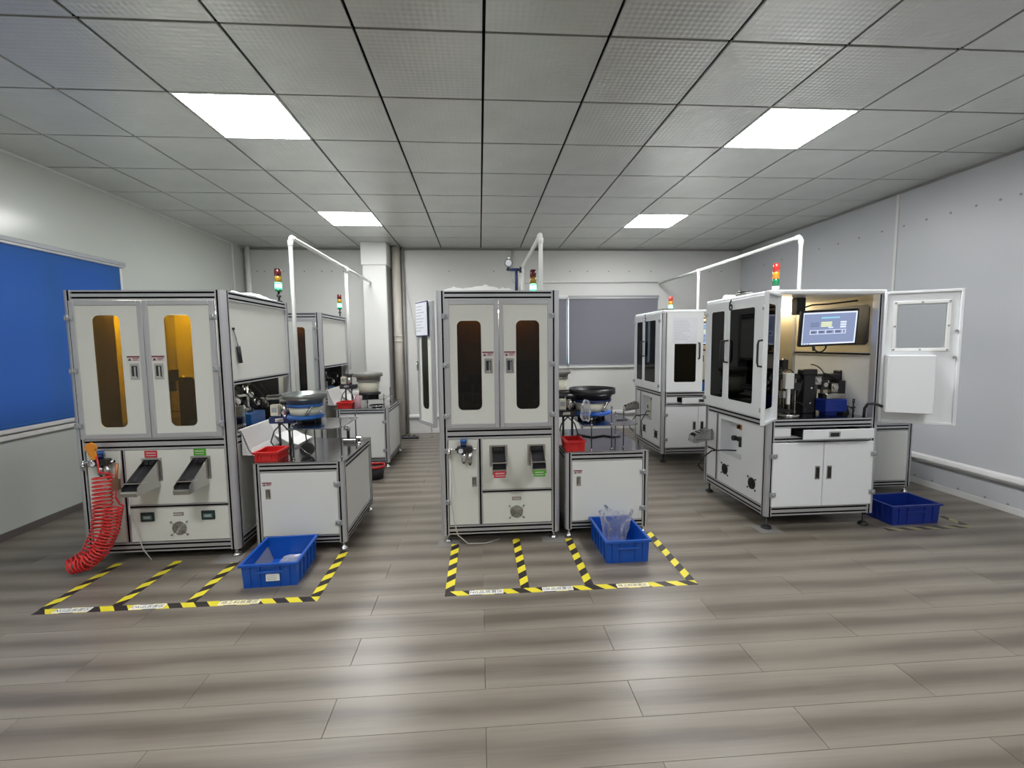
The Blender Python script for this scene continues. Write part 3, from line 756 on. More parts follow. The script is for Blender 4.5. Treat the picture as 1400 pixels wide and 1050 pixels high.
def elbow(a, b, c, r=.03, n=5):
    a, b, c = Vector(a), Vector(b), Vector(c); p = b+(a-b).normalized()*r; q = b+(c-b).normalized()*r
    return [p*(1-t)**2+b*2*t*(1-t)+q*t*t for t in [i/n for i in range(n+1)]]
def conduit(label, pts, drops, r=.017):
    t = thing('conduit', label, 'pipe', pts[0], 'white plastic conduits rising from the machines')
    path = [Vector(pts[0])]
    for i in range(1, len(pts)-1): path += elbow(pts[i-1], pts[i], pts[i+1], .045)
    path.append(Vector(pts[-1])); MB().tube(path, r, 'pvc_white', 12).build('pipe', t)
    for i in range(1, len(pts)-1):
        b = MB(); a = Vector(pts[i])
        for o_ in (pts[i-1], pts[i+1]):
            d = (Vector(o_)-a).normalized(); b.cyl(a+d*.03, a+d*.075, r*1.3, 'pvc_white', 14)
        b.build('elbow_fitting', t)
    for top, z0 in drops:
        MB().cyl((top[0], top[1], top[2]), (top[0], top[1], z0), r, 'pvc_white', 12).build('pipe', t)
        b = MB(); b.cyl((top[0], top[1]-.045, top[2]), (top[0], top[1]+.045, top[2]), r*1.32, 'pvc_white', 14); b.cyl((top[0], top[1], top[2]), (top[0], top[1], top[2]-.05), r*1.32, 'pvc_white', 14); b.build('tee_fitting', t)
    return t

# ------------------------------------------------------------------ the room
X0, X1, Y0, Y1, HC = -3.462, 4.187, -3.4, 7.22, CAMZ+1.454
def struct(o): o['kind'] = 'structure'; return o
fl = struct(bx(X0-.15, X1+.15, Y0-.15, Y1+.15, -.12, -.008, 'trim_grey').build('floor'))
# planks 1.17 m long, .185 m wide; joints alternate
PL, PW, G = 1.165, .1855, .0016
xs_even = [-.582+PL*k for k in range(-4, 6)]; xs_odd = [0+PL*k for k in range(-4, 6)]
far = MB(); full = {}
def plank_mesh(L_, W_):
    key = (round(L_, 4), round(W_, 4))
    if key not in full:
        b = MB(); b.box(-L_/2+G/2, L_/2-G/2, -W_/2+G/2, W_/2-G/2, -.008, 0, 'plank_wood', .0007)
        me = bpy.data.meshes.new('plank'); me.from_pydata([tuple(v) for v in b.v], [], b.f); me.materials.append(MATS['plank_wood'])
        bm = bmesh.new(); bm.from_mesh(me); bmesh.ops.recalc_face_normals(bm, faces=bm.faces); bm.to_mesh(me); bm.free(); full[key] = me
    return full[key]
row = 0; base_y = 1.555
k0 = math.ceil((Y0-base_y)/PW)-1
for k in range(k0, 40):
    ya, yb = max(Y0, base_y+k*PW), min(Y1, base_y+(k+1)*PW)
    if yb-ya < .004: continue
    joints = [X0]+[x for x in (xs_even if k % 2 == 0 else xs_odd) if X0+.01 < x < X1-.01]+[X1]
    for a, c in zip(joints[:-1], joints[1:]):
        if yb > 1.2:
            o = bpy.data.objects.new('plank', plank_mesh(c-a, yb-ya)); COL.objects.link(o); o.parent = fl; o.location = ((a+c)/2, (ya+yb)/2, 0)
        else: far.box(a+G/2, c-G/2, ya+G/2, yb-G/2, -.008, 0, 'plank_wood')
far.build('rear_planks', fl, kind='stuff', recalc=True)
# walls
def wall_open(name, axis, pos, th, a0, a1, z0, z1, hole, m):
    b = MB()
    def q(u0, u1, w0, w1):
        if axis == 'x': b.box(pos[0], pos[1], u0, u1, w0, w1, m)
        else: b.box(u0, u1, pos[0], pos[1], w0, w1, m)
    if hole:
        h0, h1, w0, w1 = hole; q(a0, h0, z0, z1); q(h1, a1, z0, z1); q(h0, h1, z0, w0); q(h0, h1, w1, z1)
    else: q(a0, a1, z0, z1)
    return struct(b.build(name))
LW = (2.55, 4.70, .80, 2.15)
BW = (.35, 2.80, 1.02, 2.09)
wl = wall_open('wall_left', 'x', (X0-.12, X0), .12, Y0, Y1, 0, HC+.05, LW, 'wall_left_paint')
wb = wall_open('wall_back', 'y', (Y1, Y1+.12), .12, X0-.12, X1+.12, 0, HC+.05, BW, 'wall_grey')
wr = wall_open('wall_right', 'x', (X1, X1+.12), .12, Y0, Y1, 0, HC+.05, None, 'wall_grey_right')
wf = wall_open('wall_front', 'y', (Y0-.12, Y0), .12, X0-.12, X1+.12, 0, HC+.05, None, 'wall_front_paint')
struct(bx(X0-.12, X1+.12, Y0-.12, Y1+.12, HC+.05, HC+.10, 'trim_grey').build('ceiling_slab'))
# ceiling grid
ce = struct(bx(X0, X1, Y0, Y1, HC+.03, HC+.045, 'trim_grey').build('ceiling'))
gx = [X0]+[.0446+.6*i for i in range(-5, 7)]+[X1]; gy = [Y0]+[(j+2.828)*.6 for j in range(-8, 10) if (j+2.828)*.6 > Y0+.02]+[Y1]
lamps = [(lx, ly) for lx in (-1.455, 2.145) for ly in (3.197, 5.597, .797, -1.603)]
tm = {}
def tile_mesh(a, c):
    key = (round(a, 3), round(c, 3))
    if key not in tm:
        g = .0075; b = MB(); b.box(-a/2+g, a/2-g, -c/2+g, c/2-g, 0, .014, 'ceiling_metal', .001)
        me = bpy.data.meshes.new('ceiling_tile'); me.from_pydata([tuple(v) for v in b.v], [], b.f); me.materials.append(MATS['ceiling_metal'])
        bm = bmesh.new(); bm.from_mesh(me); bmesh.ops.recalc_face_normals(bm, faces=bm.faces); bm.to_mesh(me); bm.free(); tm[key] = me
    return tm[key]
bars = MB()
for a in gx[1:-1]: bars.box(a-.010, a+.010, Y0, Y1, HC+.012, HC+.030, 'groove')
for a in gy[1:-1]: bars.box(X0, X1, a-.010, a+.010, HC+.012, HC+.030, 'groove')
bars.build('ceiling_grid', ce)
rt = random.Random(3)
for i in range(len(gx)-1):
    for j in range(len(gy)-1):
        cx, cy = (gx[i]+gx[i+1])/2, (gy[j]+gy[j+1])/2
        if any(abs(cx-lx) < .1 and abs(cy-ly) < .1 for lx, ly in lamps): continue
        if gx[i+1]-gx[i] < .02 or gy[j+1]-gy[j] < .02: continue
        o = bpy.data.objects.new('ceiling_tile', tile_mesh(gx[i+1]-gx[i], gy[j+1]-gy[j])); COL.objects.link(o); o.parent = ce
        o.location = (cx, cy, HC+rt.uniform(0, .0015)); o.rotation_euler = (rt.uniform(-.0015, .0015), rt.uniform(-.0015, .0015), 0)
LL = ['large lit ceiling panel at the left, nearest the camera', 'small lit ceiling panel in the back left, above the rear machines', None, None,
      'large lit ceiling panel at the right, nearest the camera', 'small lit ceiling panel in the back right, before the far window', None, None]
for (lx, ly), lb in zip(lamps, LL):
    t = thing('ceiling_light', lb or 'square lit ceiling panel behind the camera, %s' % {(-1.455, .797): 'left, nearer', (-1.455, -1.603): 'left, farther', (2.145, .797): 'right, nearer', (2.145, -1.603): 'right, farther'}[lx, ly], 'light', (lx, ly, HC), 'square ceiling light panels')
    b = MB()
    for a in ((-.297, .297, -.297, -.284), (-.297, .297, .284, .297), (-.297, -.284, -.284, .284), (.284, .297, -.284, .284)):
        b.box(lx+a[0], lx+a[1], ly+a[2], ly+a[3], HC-.001, HC+.02, 'white_plastic')
    b.build('frame', t)
    bx(lx-.284, lx+.284, ly-.284, ly+.284, HC+.001, HC+.006, 'lamp_face').build('diffuser', t)

# trims and baseboards
struct(bx(X0, X0+.012, Y0, Y1, 0, .055, 'baseboard').build('baseboard_left'))
struct(bx(X1-.008, X1, Y0, Y1, 0, .05, 'trim_white').build('baseboard_right'))
struct(bx(X0, X1, Y1-.010, Y1, 0, .05, 'trim_white').build('baseboard_back'))
def rail(name, axis):
    b = MB(); p = [(0, .245), (0, .30), (-.022, .285), (-.03, .262), (-.03, .25), (-.004, .245)]
    if axis == 'R': b.prism([(X1+a, z) for a, z in p], 'y', Y0, Y1, 'trim_white'); b.box(X1-.028, X1-.002, Y0, Y1, .232, .246, 'trim_grey')
    else: b.prism([(Y1+a, z) for a, z in p], 'x', X0, X1, 'trim_white'); b.box(X0, X1, Y1-.028, Y1-.002, .232, .246, 'trim_grey')
    return struct(b.build(name))
rail('trim_1', 'R'); rail('trim_2', 'B')
struct(bx(X1-.008, X1, 4.425, 4.455, .30, HC, 'trim_white', bev=.002).build('trim_3'))
struct(bx(X0, X0+.008, 6.87, 6.91, 0, HC, 'trim_white', bev=.002).build('trim_4'))
struct(bx(X1-.012, X1, Y0, Y1, HC-.02, HC, 'trim_grey').build('trim_5'))
struct(bx(X0, X0+.012, Y0, Y1, HC-.02, HC, 'trim_white').build('trim_6'))
struct(bx(X0, X1, Y1-.015, Y1, HC-.03, HC, 'trim_grey').build('trim_7'))
# bolt heads on the walls
sm = bpy.data.meshes.new('screw'); b = MB(); b.cyl((0, 0, -.003), (0, 0, .004), .010, 'trim_grey', 8); sm.from_pydata([tuple(v) for v in b.v], [], b.f); sm.materials.append(MATS['trim_grey'])
for y, z in ((4.612, 2.50), (4.363, 2.495), (4.132, 2.497), (3.91, 2.496), (3.699, 2.497), (3.518, 2.491), (3.377, 2.49), (4.9, 2.5), (5.2, 2.5), (5.5, 2.5), (5.8, 2.5), (6.2, 2.5), (6.6, 2.5),
             (4.078, .076), (3.904, .071), (3.673, .068), (3.454, .066), (3.288, .064)):
    o = bpy.data.objects.new('screw', sm); COL.objects.link(o); o.parent = wr; o.location = (X1-.001, y, z); o.rotation_euler = (0, -PI/2, 0)
for x in (-3.281, -3.175, -2.9, -2.6, -2.347, -2.2, -2.025, -.446, .237, .70, 1.424, 1.701, 2.039, 2.367, 2.721, 3.411, 3.675, 3.868):
    o = bpy.data.objects.new('screw', sm); COL.objects.link(o); o.parent = wb; o.location = (x, Y1-.001, 2.495); o.rotation_euler = (PI/2, 0, 0)
# scuffs on the right wall: thin grey scratches in the paint
# left window
wn = struct(MB().box(X0-.10, X0-.06, LW[0], LW[1], LW[2], LW[2]+.05, 'trim_white').box(X0-.10, X0-.06, LW[0], LW[1], LW[3]-.05, LW[3], 'trim_white')
            .box(X0-.10, X0-.06, LW[0], LW[0]+.05, LW[2], LW[3], 'trim_white').box(X0-.10, X0-.06, LW[1]-.05, LW[1], LW[2], LW[3], 'trim_white')
            .box(X0-.10, X0-.06, 3.30, 3.36, LW[2], LW[3], 'trim_white').box(X0-.10, X0-.06, 3.98, 4.06, LW[2], LW[3], 'trim_white').build('window_1'))
bx(X0-.085, X0-.08, LW[0]+.05, LW[1]-.05, LW[2]+.05, LW[3]-.05, 'window_glass').build('pane', wn)
bx(X0, X0+.035, LW[0]-.05, 4.80, .765, .80, 'trim_white', bev=.006).build('window_sill', wn)
bx(X0, X0+.022, LW[0]-.05, 4.80, .715, .757, 'trim_white', bev=.006).build('sill_trim', wn)
bx(X0, X0+.012, 4.72, 4.80, .80, 2.17, 'trim_white', bev=.003).build('window_casing', wn)
t = thing('roller_blind', 'blue roller blind drawn down over the left window', 'blind', (X0+.04, 3., .80))
bx(X0+.026, X0+.029, 2.50, 4.745, .806, 2.17, 'blind_blue').build('blind_fabric', t)
b = MB(); b.box(X0+.004, X0+.06, 2.45, 4.79, 2.165, 2.20, 'aluminium_flat', .004); b.cyl((X0+.035, 2.45, 2.165), (X0+.035, 4.78, 2.165), .018, 'white_plastic', 12); b.build('head_rail', t)
bx(X0+.02, X0+.036, 2.50, 4.745, .803, .822, 'blue_paint', bev=.003).build('bottom_bar', t)
# back window
wn = MB()
for a in ((BW[0], BW[1], BW[2], BW[2]+.04), (BW[0], BW[1], BW[3]-.04, BW[3]), (BW[0], BW[0]+.04, BW[2], BW[3]), (BW[1]-.04, BW[1], BW[2], BW[3]), (1.37, 1.41, BW[2], BW[3])):
    wn.box(a[0], a[1], Y1+.03, Y1+.07, a[2], a[3], 'trim_white')
wn = struct(wn.build('window_2'))
bx(BW[0]+.04, BW[1]-.04, Y1+.045, Y1+.05, BW[2]+.04, BW[3]-.04, 'window_glass').build('pane', wn)
bx(BW[0]-.05, BW[1]+.06, Y1-.04, Y1, .985, 1.02, 'trim_white', bev=.004).build('window_sill', wn)
for i, (a, c) in enumerate(((BW[0]-.02, 1.365), (1.405, 2.83))):
    t = thing('roller_blind', ('narrow grey roller blind on the back window, left of the white cord', 'wide grey roller blind on the back window, right of the white cord')[i], 'blind', ((a+c)/2, Y1-.03, 1.02))
    bx(a, c, Y1-.024, Y1-.021, 1.035, 2.09, 'blind_grey').build('blind_fabric', t)
    b = MB(); b.box(a-.01, c+.01, Y1-.05, Y1-.004, 2.09, 2.118, 'aluminium_flat' if i else 'white_plastic', .004); b.cyl((a, Y1-.03, 2.08), (c, Y1-.03, 2.08), .016, 'white_plastic', 10); b.build('head_rail', t)
    bx(a, c, Y1-.030, Y1-.016, 1.022, 1.040, 'aluminium_flat', bev=.003).build('bottom_bar', t)
tag(MB().tube([(1.385, Y1-.045, 2.11), (1.387, Y1-.043, 1.6), (1.385, Y1-.045, 1.0)], .007, 'pvc_white', 8).build('blind_cord'), 'white pull cord hanging between the two grey blinds', 'cord')
# duct column, drain pipe and corner pipe
t = thing('boxed_column', 'white boxed-in column against the back wall, beside the beige drain pipe', 'column', (-1.48, 7.0, 0))
bx(-1.645, -1.315, 6.80, Y1, 0, 2.52, 'wall_grey', bev=.004).build('shaft', t)
bx(-1.662, -1.300, 6.785, Y1, 2.52, HC, 'wall_grey', bev=.006).build('head_box', t)
bx(-1.315, -1.311, 6.83, Y1, 0, 2.52, 'trim_grey').build('side_face', t, 'grey right side')  # right side set in a darker grey than the front
t = thing('drain_pipe', 'beige drain pipe running floor to ceiling beside the white column', 'pipe', (-1.23, 7.12, 0))
MB().cyl((-1.225, 7.12, 0), (-1.225, 7.12, HC), .062, 'pipe_beige', 20).build('pipe', t)
b = MB()
for z in (1.42, 1.50): b.cyl((-1.225, 7.12, z), (-1.225, 7.12, z+.03), .068, 'pipe_beige', 20)
b.build('coupling', t)
MB().cyl((-1.135, 7.17, 0), (-1.135, 7.17, HC), .02, 'trim_grey', 10).build('side_pipe', t)
tag(MB().cyl((-3.37, 7.13, 0), (-3.37, 7.13, HC), .035, 'pvc_white', 14).build('corner_pipe'), 'slim white pipe standing in the back left corner', 'pipe')
tag(MB().tube([(-1.13, 7.20, 2.45), (-1.02, 7.20, 1.8), (-.92, 7.20, 1.1), (-.80, 7.20, .35), (-.77, 7.20, .02)], .006, 'trim_white', 6).build('wall_cable'), 'thin white cable slanting down the back wall right of the drain pipe', 'cable')
pth = [Vector((.53, Y1-.012, HC-.03))]+elbow((.53, Y1-.012, 2.8), (.53, Y1-.012, 2.325), (3.0, Y1-.012, 2.325), .06)+[Vector((2.83, Y1-.012, 2.325))]
tag(MB().tube(pth, .013, 'trim_white', 8).build('wall_conduit'), 'thin grey-white conduit along the back wall above the window', 'pipe')

# ------------------------------------------------------------------ machines
inspection_machine(-2.555, -1.595, 3.04, 4.03, 1.74, 'nearest left inspection machine with a red coiled hose at its front',
                   (-2.375, -2.215, -1.955, -1.795), (.885, 1.585), ((-2.105, .605, 'sign_red'), (-1.805, .61, 'sign_green')), False, counters=True, glass='amber_glass')
inspection_machine(-2.66, -1.70, 5.12, 6.12, 1.74, 'inspection machine in the back left, half hidden by the nearest left one',
                   (-2.48, -2.36, -1.985, -1.865), (.885, 1.585), ((-2.21, .605, 'sign_red'), (-1.91, .61, 'sign_green')), False, tz=.06)
inspection_machine(-.285, .545, 3.12, 4.10, 1.74, 'middle inspection machine with white sheeting and a gauge on its top',
                   (-.150, .012, .245, .405), (.937, 1.54), ((.118, .612, 'sign_red'), (.382, .612, 'sign_green')), True, left_door_open=True, tray=.035)

inspection_machine(-.285, .545, 5.12, 6.10, 1.74, 'inspection machine hidden behind the middle one', (-.150, .012, .245, .405), (.937, 1.54), ((.118, .612, 'sign_red'), (.382, .612, 'sign_green')), True, tray=.035)

feeder_table(-1.505, -.915, 3.07, 3.86, .62, 'feeder table at the right of the nearest left machine')
feeder_table(-1.61, -1.035, 5.19, 6.02, .68, 'feeder table in the back left, with a spray bottle on it')
feeder_table(.588, 1.192, 3.14, 4.00, .62, 'feeder table at the right of the middle machine, black bowl feeder on it')
feeder_table(.60, 1.19, 5.15, 5.95, .62, 'feeder table far behind the middle machine, mostly hidden')
feeder_table(2.95, 3.865, 3.80, 4.50, .64, 'low side table behind the blue bin at the right', front_door=False)

# ------------------------------------------------------------------ machine type with its doors on the left side
def cabinet_machine(x0, x1, y0, y1, H, label, number, opened, chute_l=True):
    t = thing('inspection_cabinet', label, 'machine', ((x0+x1)/2, (y0+y1)/2, 0), 'side-door inspection machines')
    rnd = random.Random(number); P = .05; zm0, zm1 = .755, .815
    for sx, x in ((-1, x0), (1, x1)):
        for sy, y in ((-1, y0), (1, y1)):
            corner_post(MB(), x, y, sx, sy, .10, H-.03, P, .018).build('corner_post', t); foot(t, x-sx*.04, y-sy*.04, .101, 'black', .036)
    for z0, z1, nb in ((.104, .172, 2), (.655, .692, 1), (zm0, zm1, 2)):
        beam(MB(), 'x', (x0+P, x1-P), (y0+.003, y0+.04), (z0, z1), 1, nb).build('crossbeam', t)
    for z0, z1 in ((.104, .172), (zm0, zm1)):
        beam(MB(), 'x', (x0+P, x1-P), (y1-.04, y1-.003), (z0, z1)).build('crossbeam', t)
        for xx in (x0+.003, x1-.04): beam(MB(), 'y', (y0+P, y1-P), (xx, xx+.037), (z0, z1)).build('crossbeam', t)
    # roof: white sheet metal hood
    bx(x0-.008, x1+.008, y0-.008, y1+.008, H-.032, H, 'cool_white', bev=.008).build('hood', t)
    bx(x0+.04, x1-.04, y0+.02, y1-.04, zm1-.012, zm1, 'stainless_top').build('work_deck', t)
    bx(x0+P, x1-P, y1-.03, y1-.02, .172, zm0, 'cool_white').build('back_panel', t)
    bx(x0+P, x1-P, y1-.03, y1-.02, zm1, H-.03, 'beige_inner').build('back_panel', t)
    # right side, seen from inside through the open front
    bx(x1-.03, x1-.02, y0+P, y1-P, .172, zm0, 'cool_white').build('side_panel', t)
    bx(x1-.03, x1-.02, y0+P, y1-P, zm1, 1.265, 'cool_white').build('side_panel', t)
    beam(MB(), 'y', (y0+P, y1-P), (x1-.045, x1-.015), (1.265, 1.29), 1, 1).build('crossbeam', t)
    b = MB(T(x1-.02, 0, 0, -90)); plate_with_window(b, -(y1-P), -(y0+P), 1.29, H-.032, -(y1-P)+.10, -(y0+P)-.045, 1.345, 1.645, .035, -.010, 0, 'beige_inner'); sp = b.build('side_panel', t, 'side panel with a dark window')
    b = MB(T(x1-.02, 0, 0, -90)); b.prism(rounded(-(y1-P)+.101, -(y0+P)-.046, 1.346, 1.644, .035), 'y', -.014, -.011, 'black'); b.build('window_pane', sp)
    bx(x1-.007, x1-.003, y0+P, y1-P, 1.29, H-.032, 'cool_white').build('side_panel', t)
    # left side: two doors
    M = T(x0, 0, 0, -90); L0, L1 = -(y1-P), -(y0+P); mid = L0+.36*(L1-L0) if False else -(y0+.555)
    for (a, c, w0, w1, hs) in ((L0-.03, mid-.002, -(y1-.13), mid-.045, -1), (mid+.002, L1+.01, mid+.05, -(y0+.175), 1)):
        b = MB(M); plate_with_window(b, a, c, zm1+.004, H-.034, w0, w1, .91, 1.635, .02, -.022, -.002, 'cool_white'); d = b.build('side_door', t)
        b = MB(M); b.prism(rounded(w0+.001, w1-.001, .911, 1.634, .02), 'y', -.024, -.018, 'smoke_glass'); b.build('window_pane', d, 'dark tinted window')
        for z in (.88, 1.62): hinge(d, M @ Matrix.Translation((0, -.022, 0)), a+.015 if hs < 0 else c-.005, z)
        u = mid-.022 if hs < 0 else mid+.024
        b = MB(M); b.tube([(u, -.022, 1.39), (u, -.055, 1.385), (u, -.06, 1.36), (u, -.06, 1.24), (u, -.055, 1.215), (u, -.022, 1.21)], .007, 'black', 8); b.build('handle', d, 'black handle')
    text('number_mark', str(number), .125, T(x0-.0245, y0+.505, 1.668, -90) @ Matrix.Rotation(PI/2, 4, 'X') @ Matrix.Rotation(.12, 4, 'Z'), 'print_black', d, .003)
    # left side below: column strip with outlet, service panel with a recess, fans
    beam(MB(), 'z', (.172, zm0), (x0+.002, x0+.026), (y0+.70, y0+.722), 1, 1).build('mullion', t)
    bx(x0+.006, x0+.016, y0+.722, y1-P, .44, zm0-.002, 'cool_white').build('outlet_panel', t)
    beam(MB(), 'y', (y0+.722, y1-P), (x0+.004, x0+.028), (.416, .44), 1, 1).build('crossbeam', t)
    bx(x0+.006, x0+.016, y0+.722, y1-P, .175, .414, 'cool_white').build('lower_panel', t)
    b = MB(T(x0+.018, 0, 0, -90)); ra, rb = -(y0+.66), -(y0+.34)
    plate_with_window(b, -(y0+.698), -(y0+P), .174, zm0-.002, ra, rb, .435, .72, .004, -.010, 0, 'cool_white', 2); sp = b.build('service_panel', t)
    b = MB(T(x0+.018, 0, 0, -90))
    b.box(ra, rb, .085, .088, .435, .72, 'cool_white'); b.box(ra-.003, ra, 0, .085, .435, .72, 'cool_white'); b.box(rb, rb+.003, 0, .085, .435, .72, 'cool_white')
    b.box(ra, rb, 0, .085, .72, .723, 'cool_white'); b.box(ra, rb, 0, .085, .432, .435, 'cool_white'); b.build('recess_box', sp)
    Mr = T(x0+.018, 0, 0, -90)
    b = MB(Mr); b.box(rb-.16, rb-.10, .05, .085, .655, .705, 'orange', .003); b.box(rb-.15, rb-.125, .03, .05, .665, .695, 'black', .003); b.build('power_switch', sp, 'orange and black power switch')
    b = MB(Mr); b.box(rb-.14, rb-.02, .02, .06, .565, .60, 'black', .004); b.cyl((rb-.15, .03, .585), (rb-.15, .0, .585), .022, 'black', 12); b.cyl((rb-.10, .04, .565), (rb-.10, .04, .52), .015, 'black', 10); b.cyl((rb-.04, .04, .60), (rb-.04, .04, .625), .012, 'black', 8)
    b.cyl((rb-.05, .04, .565), (rb-.05, .04, .51), .014, 'stainless', 10); b.build('air_regulator', sp, 'black air regulator')
    for u, z in ((-(y0+.575), .30), (-(y0+.185), .295)): fan_grille(sp, Mr @ Matrix.Translation((0, -.010, 0)), u, z, .045, True)
    c = MB(); c.tube([(x0+.06, y0+.50, .475), (x0-.03, y0+.52, .478), (x0-.09, y0+.62, .45), (x0-.10, y0+.75, .36), (x0-.09, y0+.86, .26), (x0-.03, y0+.88, .20)], .006, 'rubber', 8); c.build('power_cable', t, 'black power cable')
    if number == 5:
        c = MB(); c.tube([(x0+.06, y0+.40, .53), (x0-.02, y0+.42, .54), (x0-.06, y0+.50, .40), (x0-.05, y0+.52, .30), (x0-.04, y0+.53, .20)], .006, 'rubber', 8); c.build('power_cable', t, 'black power cable')
        b = MB(Mr); b.box(rb-.14, rb-.06, .0, .05, .46, .66, 'drum_cream', .004); b.build('filter_box', sp, 'beige box')
    # outlet chute pointing left
    ya, yb = y0+.755, y1-.075
    b = MB(); b.prism([(x0+.0, .58), (x0-.02, .615), (x0-.17, .56), (x0-.19, .50), (x0-.17, .485), (x0, .52)], 'y', ya, ya+.002, 'stainless'); b.prism([(x0+.0, .58), (x0-.02, .615), (x0-.17, .56), (x0-.19, .50), (x0-.17, .485), (x0, .52)], 'y', yb-.002, yb, 'stainless')
    b.box(x0-.17, x0, ya, yb, .515, .519, 'stainless'); b.box(x0-.185, x0-.18, ya, yb, .49, .55, 'stainless')
    for k in range(4): b.box(x0-.15+k*.035, x0-.135+k*.035, ya, yb, .568+k*.012, .572+k*.012, 'chrome')
    b.build('outlet_chute', t, 'stainless outlet chute')
    # front lower: drawer, filler, two cupboard doors
    Mf = T(0, y0+.003, 0)
    bx(x0+P+.003, x0+P+.125, y0+.004, y0+.014, .694, .753, 'cool_white').build('filler_panel', t)
    bx(x0+P+.125, x1-P, y0+.30, y0+.31, .694, .753, 'black').build('drawer_bay', t)
    b = MB(); yd = y0-.075 if number == 6 else y0-.045; xa, xb = x0+.215, x1-.095
    b.box(xa, xb, yd, yd+.012, .682, .752, 'cool_white', .003); b.box(xa+.01, xa+.013, yd+.012, y0+.27, .69, .735, 'black'); b.box(xb-.013, xb-.01, yd+.012, y0+.27, .69, .735, 'black'); b.box(xa+.012, xb-.012, yd+.012, y0+.27, .690, .693, 'black')
    dr = b.build('drawer', t)
    b = MB(); xc = xa+.30*(xb-xa)+.07; b.box(xc-.04, xc+.045, yd-.002, yd+.001, .697, .737, 'aluminium_flat'); b.box(xc-.03, xc+.035, yd-.003, yd-.001, .702, .728, 'black'); b.build('handle', dr, 'black recessed handle')
    xm = (x0+x1)/2
    for a, c, hs in ((x0+P-.012, xm-.002, -1), (xm+.002, x1-P+.012, 1)):
        d = bx(a, c, y0-.016, y0+.002, .176, .648, 'cool_white', bev=.003).build('cupboard_door', t)
        u = xm-.045 if hs < 0 else xm+.045
        b = MB(T(0, y0-.016, 0)); b.box(u-.019, u+.019, -.003, 0, .375, .475, 'stainless', .001); b.box(u-.011, u+.013, -.004, -.002, .385, .465, 'black'); b.build('handle', d, 'black recessed handle')
        for z in (.27, .555): hinge(d, T(0, y0-.016, 0), a+.002 if hs < 0 else c-.002, z)
    # front upper doors
    z0, z1 = zm1+.005, H-.034; W = (x1-x0)/2-P+.035
    def leaf(Mx, u0, u1, nm, lab, inner_side, shut=False):
        b = MB(Mx); a, c = min(u0, u1), max(u0, u1)
        hw = (a+.085, c-.075) if not opened == 'right_wide' or nm == 'left' else (a+.085, c-.075)
        plate_with_window(b, a, c, z0, z1, hw[0], hw[1], .93, 1.62, .02, -.020, -.016, 'cool_white')
        b.box(a, a+.016, -.016, .006, z0, z1, 'cool_white', .002); b.box(c-.016, c, -.016, .006, z0, z1, 'cool_white', .002)
        b.box(a+.016, c-.016, -.016, .006, z0, z0+.016, 'cool_white', .002); b.box(a+.016, c-.016, -.016, .006, z1-.016, z1, 'cool_white', .002)
        d = b.build('front_door', t, lab)
        g = MB(Mx); g.prism(rounded(hw[0]-.01, hw[1]+.01, .92, 1.63, .02), 'y', -.016, -.012, 'smoke_glass'); g.build('window_pane', d, 'dark tinted window')
        return d, a, c
    if number == 6:
        Ml = T(x0+.055, y0-.004, 0, 180+48)   # swung open towards the aisle
        Ml = T(x0+.05, y0-.01, 0, -137)
        d, a, c = leaf(Ml, 0, .325, 'left', 'narrow door swung open, edge on', 1)
        b = MB(Ml); b.tube([(.29, -.02, 1.39), (.29, -.055, 1.385), (.29, -.06, 1.36), (.29, -.06, 1.24), (.29, -.055, 1.215), (.29, -.02, 1.21)], .007, 'black', 8); b.build('handle', d, 'black handle')
        # right leaf: opened wide, its inner face with a screwed-in window and a white box
        Mr2 = T(x1-.02, y0-.012, 0, -33.5) @ Matrix.Rotation(PI, 4, 'Z'); Mr2 = T(x1-.02, y0-.012, 0, -32)
        b = MB(Mr2); W2 = .425
        plate_with_window(b, 0, W2, z0-.03, z1+.015, .085, W2-.09, 1.325, 1.625, .012, .012, .016, 'cool_white')
        b.box(0, .018, -.008, .012, z0-.03, z1+.015, 'cool_white', .003); b.box(W2-.018, W2, -.008, .012, z0-.03, z1+.015, 'cool_white', .003)
        b.box(.018, W2-.018, -.008, .012, z0-.03, z0-.012, 'cool_white', .003); b.box(.018, W2-.018, -.008, .012, z1-.003, z1+.015, 'cool_white', .003)
        d = b.build('front_door', t, 'door opened wide, inner face to the room')
        b = MB(Mr2); wa, wb2, za, zb = .055, W2-.06, 1.30, 1.65
        b.box(wa, wb2, -.001, .012, za, za+.022, 'white_plastic', .003); b.box(wa, wb2, -.001, .012, zb-.022, zb, 'white_plastic', .003)
        b.box(wa, wa+.022, -.001, .012, za+.022, zb-.022, 'white_plastic', .003); b.box(wb2-.022, wb2, -.001, .012, za+.022, zb-.022, 'white_plastic', .003)
        for u in (wa+.011, (wa+wb2)/2, wb2-.011):
            for z in (za+.011, (za+zb)/2, zb-.011):
                if u == (wa+wb2)/2 and z == (za+zb)/2: continue
                b.cyl((u, -.005, z), (u, -.001, z), .007, 'trim_grey', 8)
        wf_ = b.build('window_frame', d)
        MB(Mr2).box(wa+.02, wb2-.02, .008, .011, za+.02, zb-.02, 'pane_clear').build('window_pane', d, 'clear pane')
        MB(Mr2).box(.02, .275, -.115, .012, .875, 1.275, 'cool_white', .004).build('door_box', d, 'white sheet metal box')
        b = MB(Mr2)
        for z in (1.44, 1.26): b.cyl((W2-.028, -.012, z), (W2-.028, .01, z), .007, 'trim_grey', 8)
        b.build('door_bolt', d)
    else:
        Ml = T(x0+.035, y0-.006, 0, -4)
        d, a, c = leaf(Ml, 0, .405, 'left', 'closed door with a paper taped on it', 1)
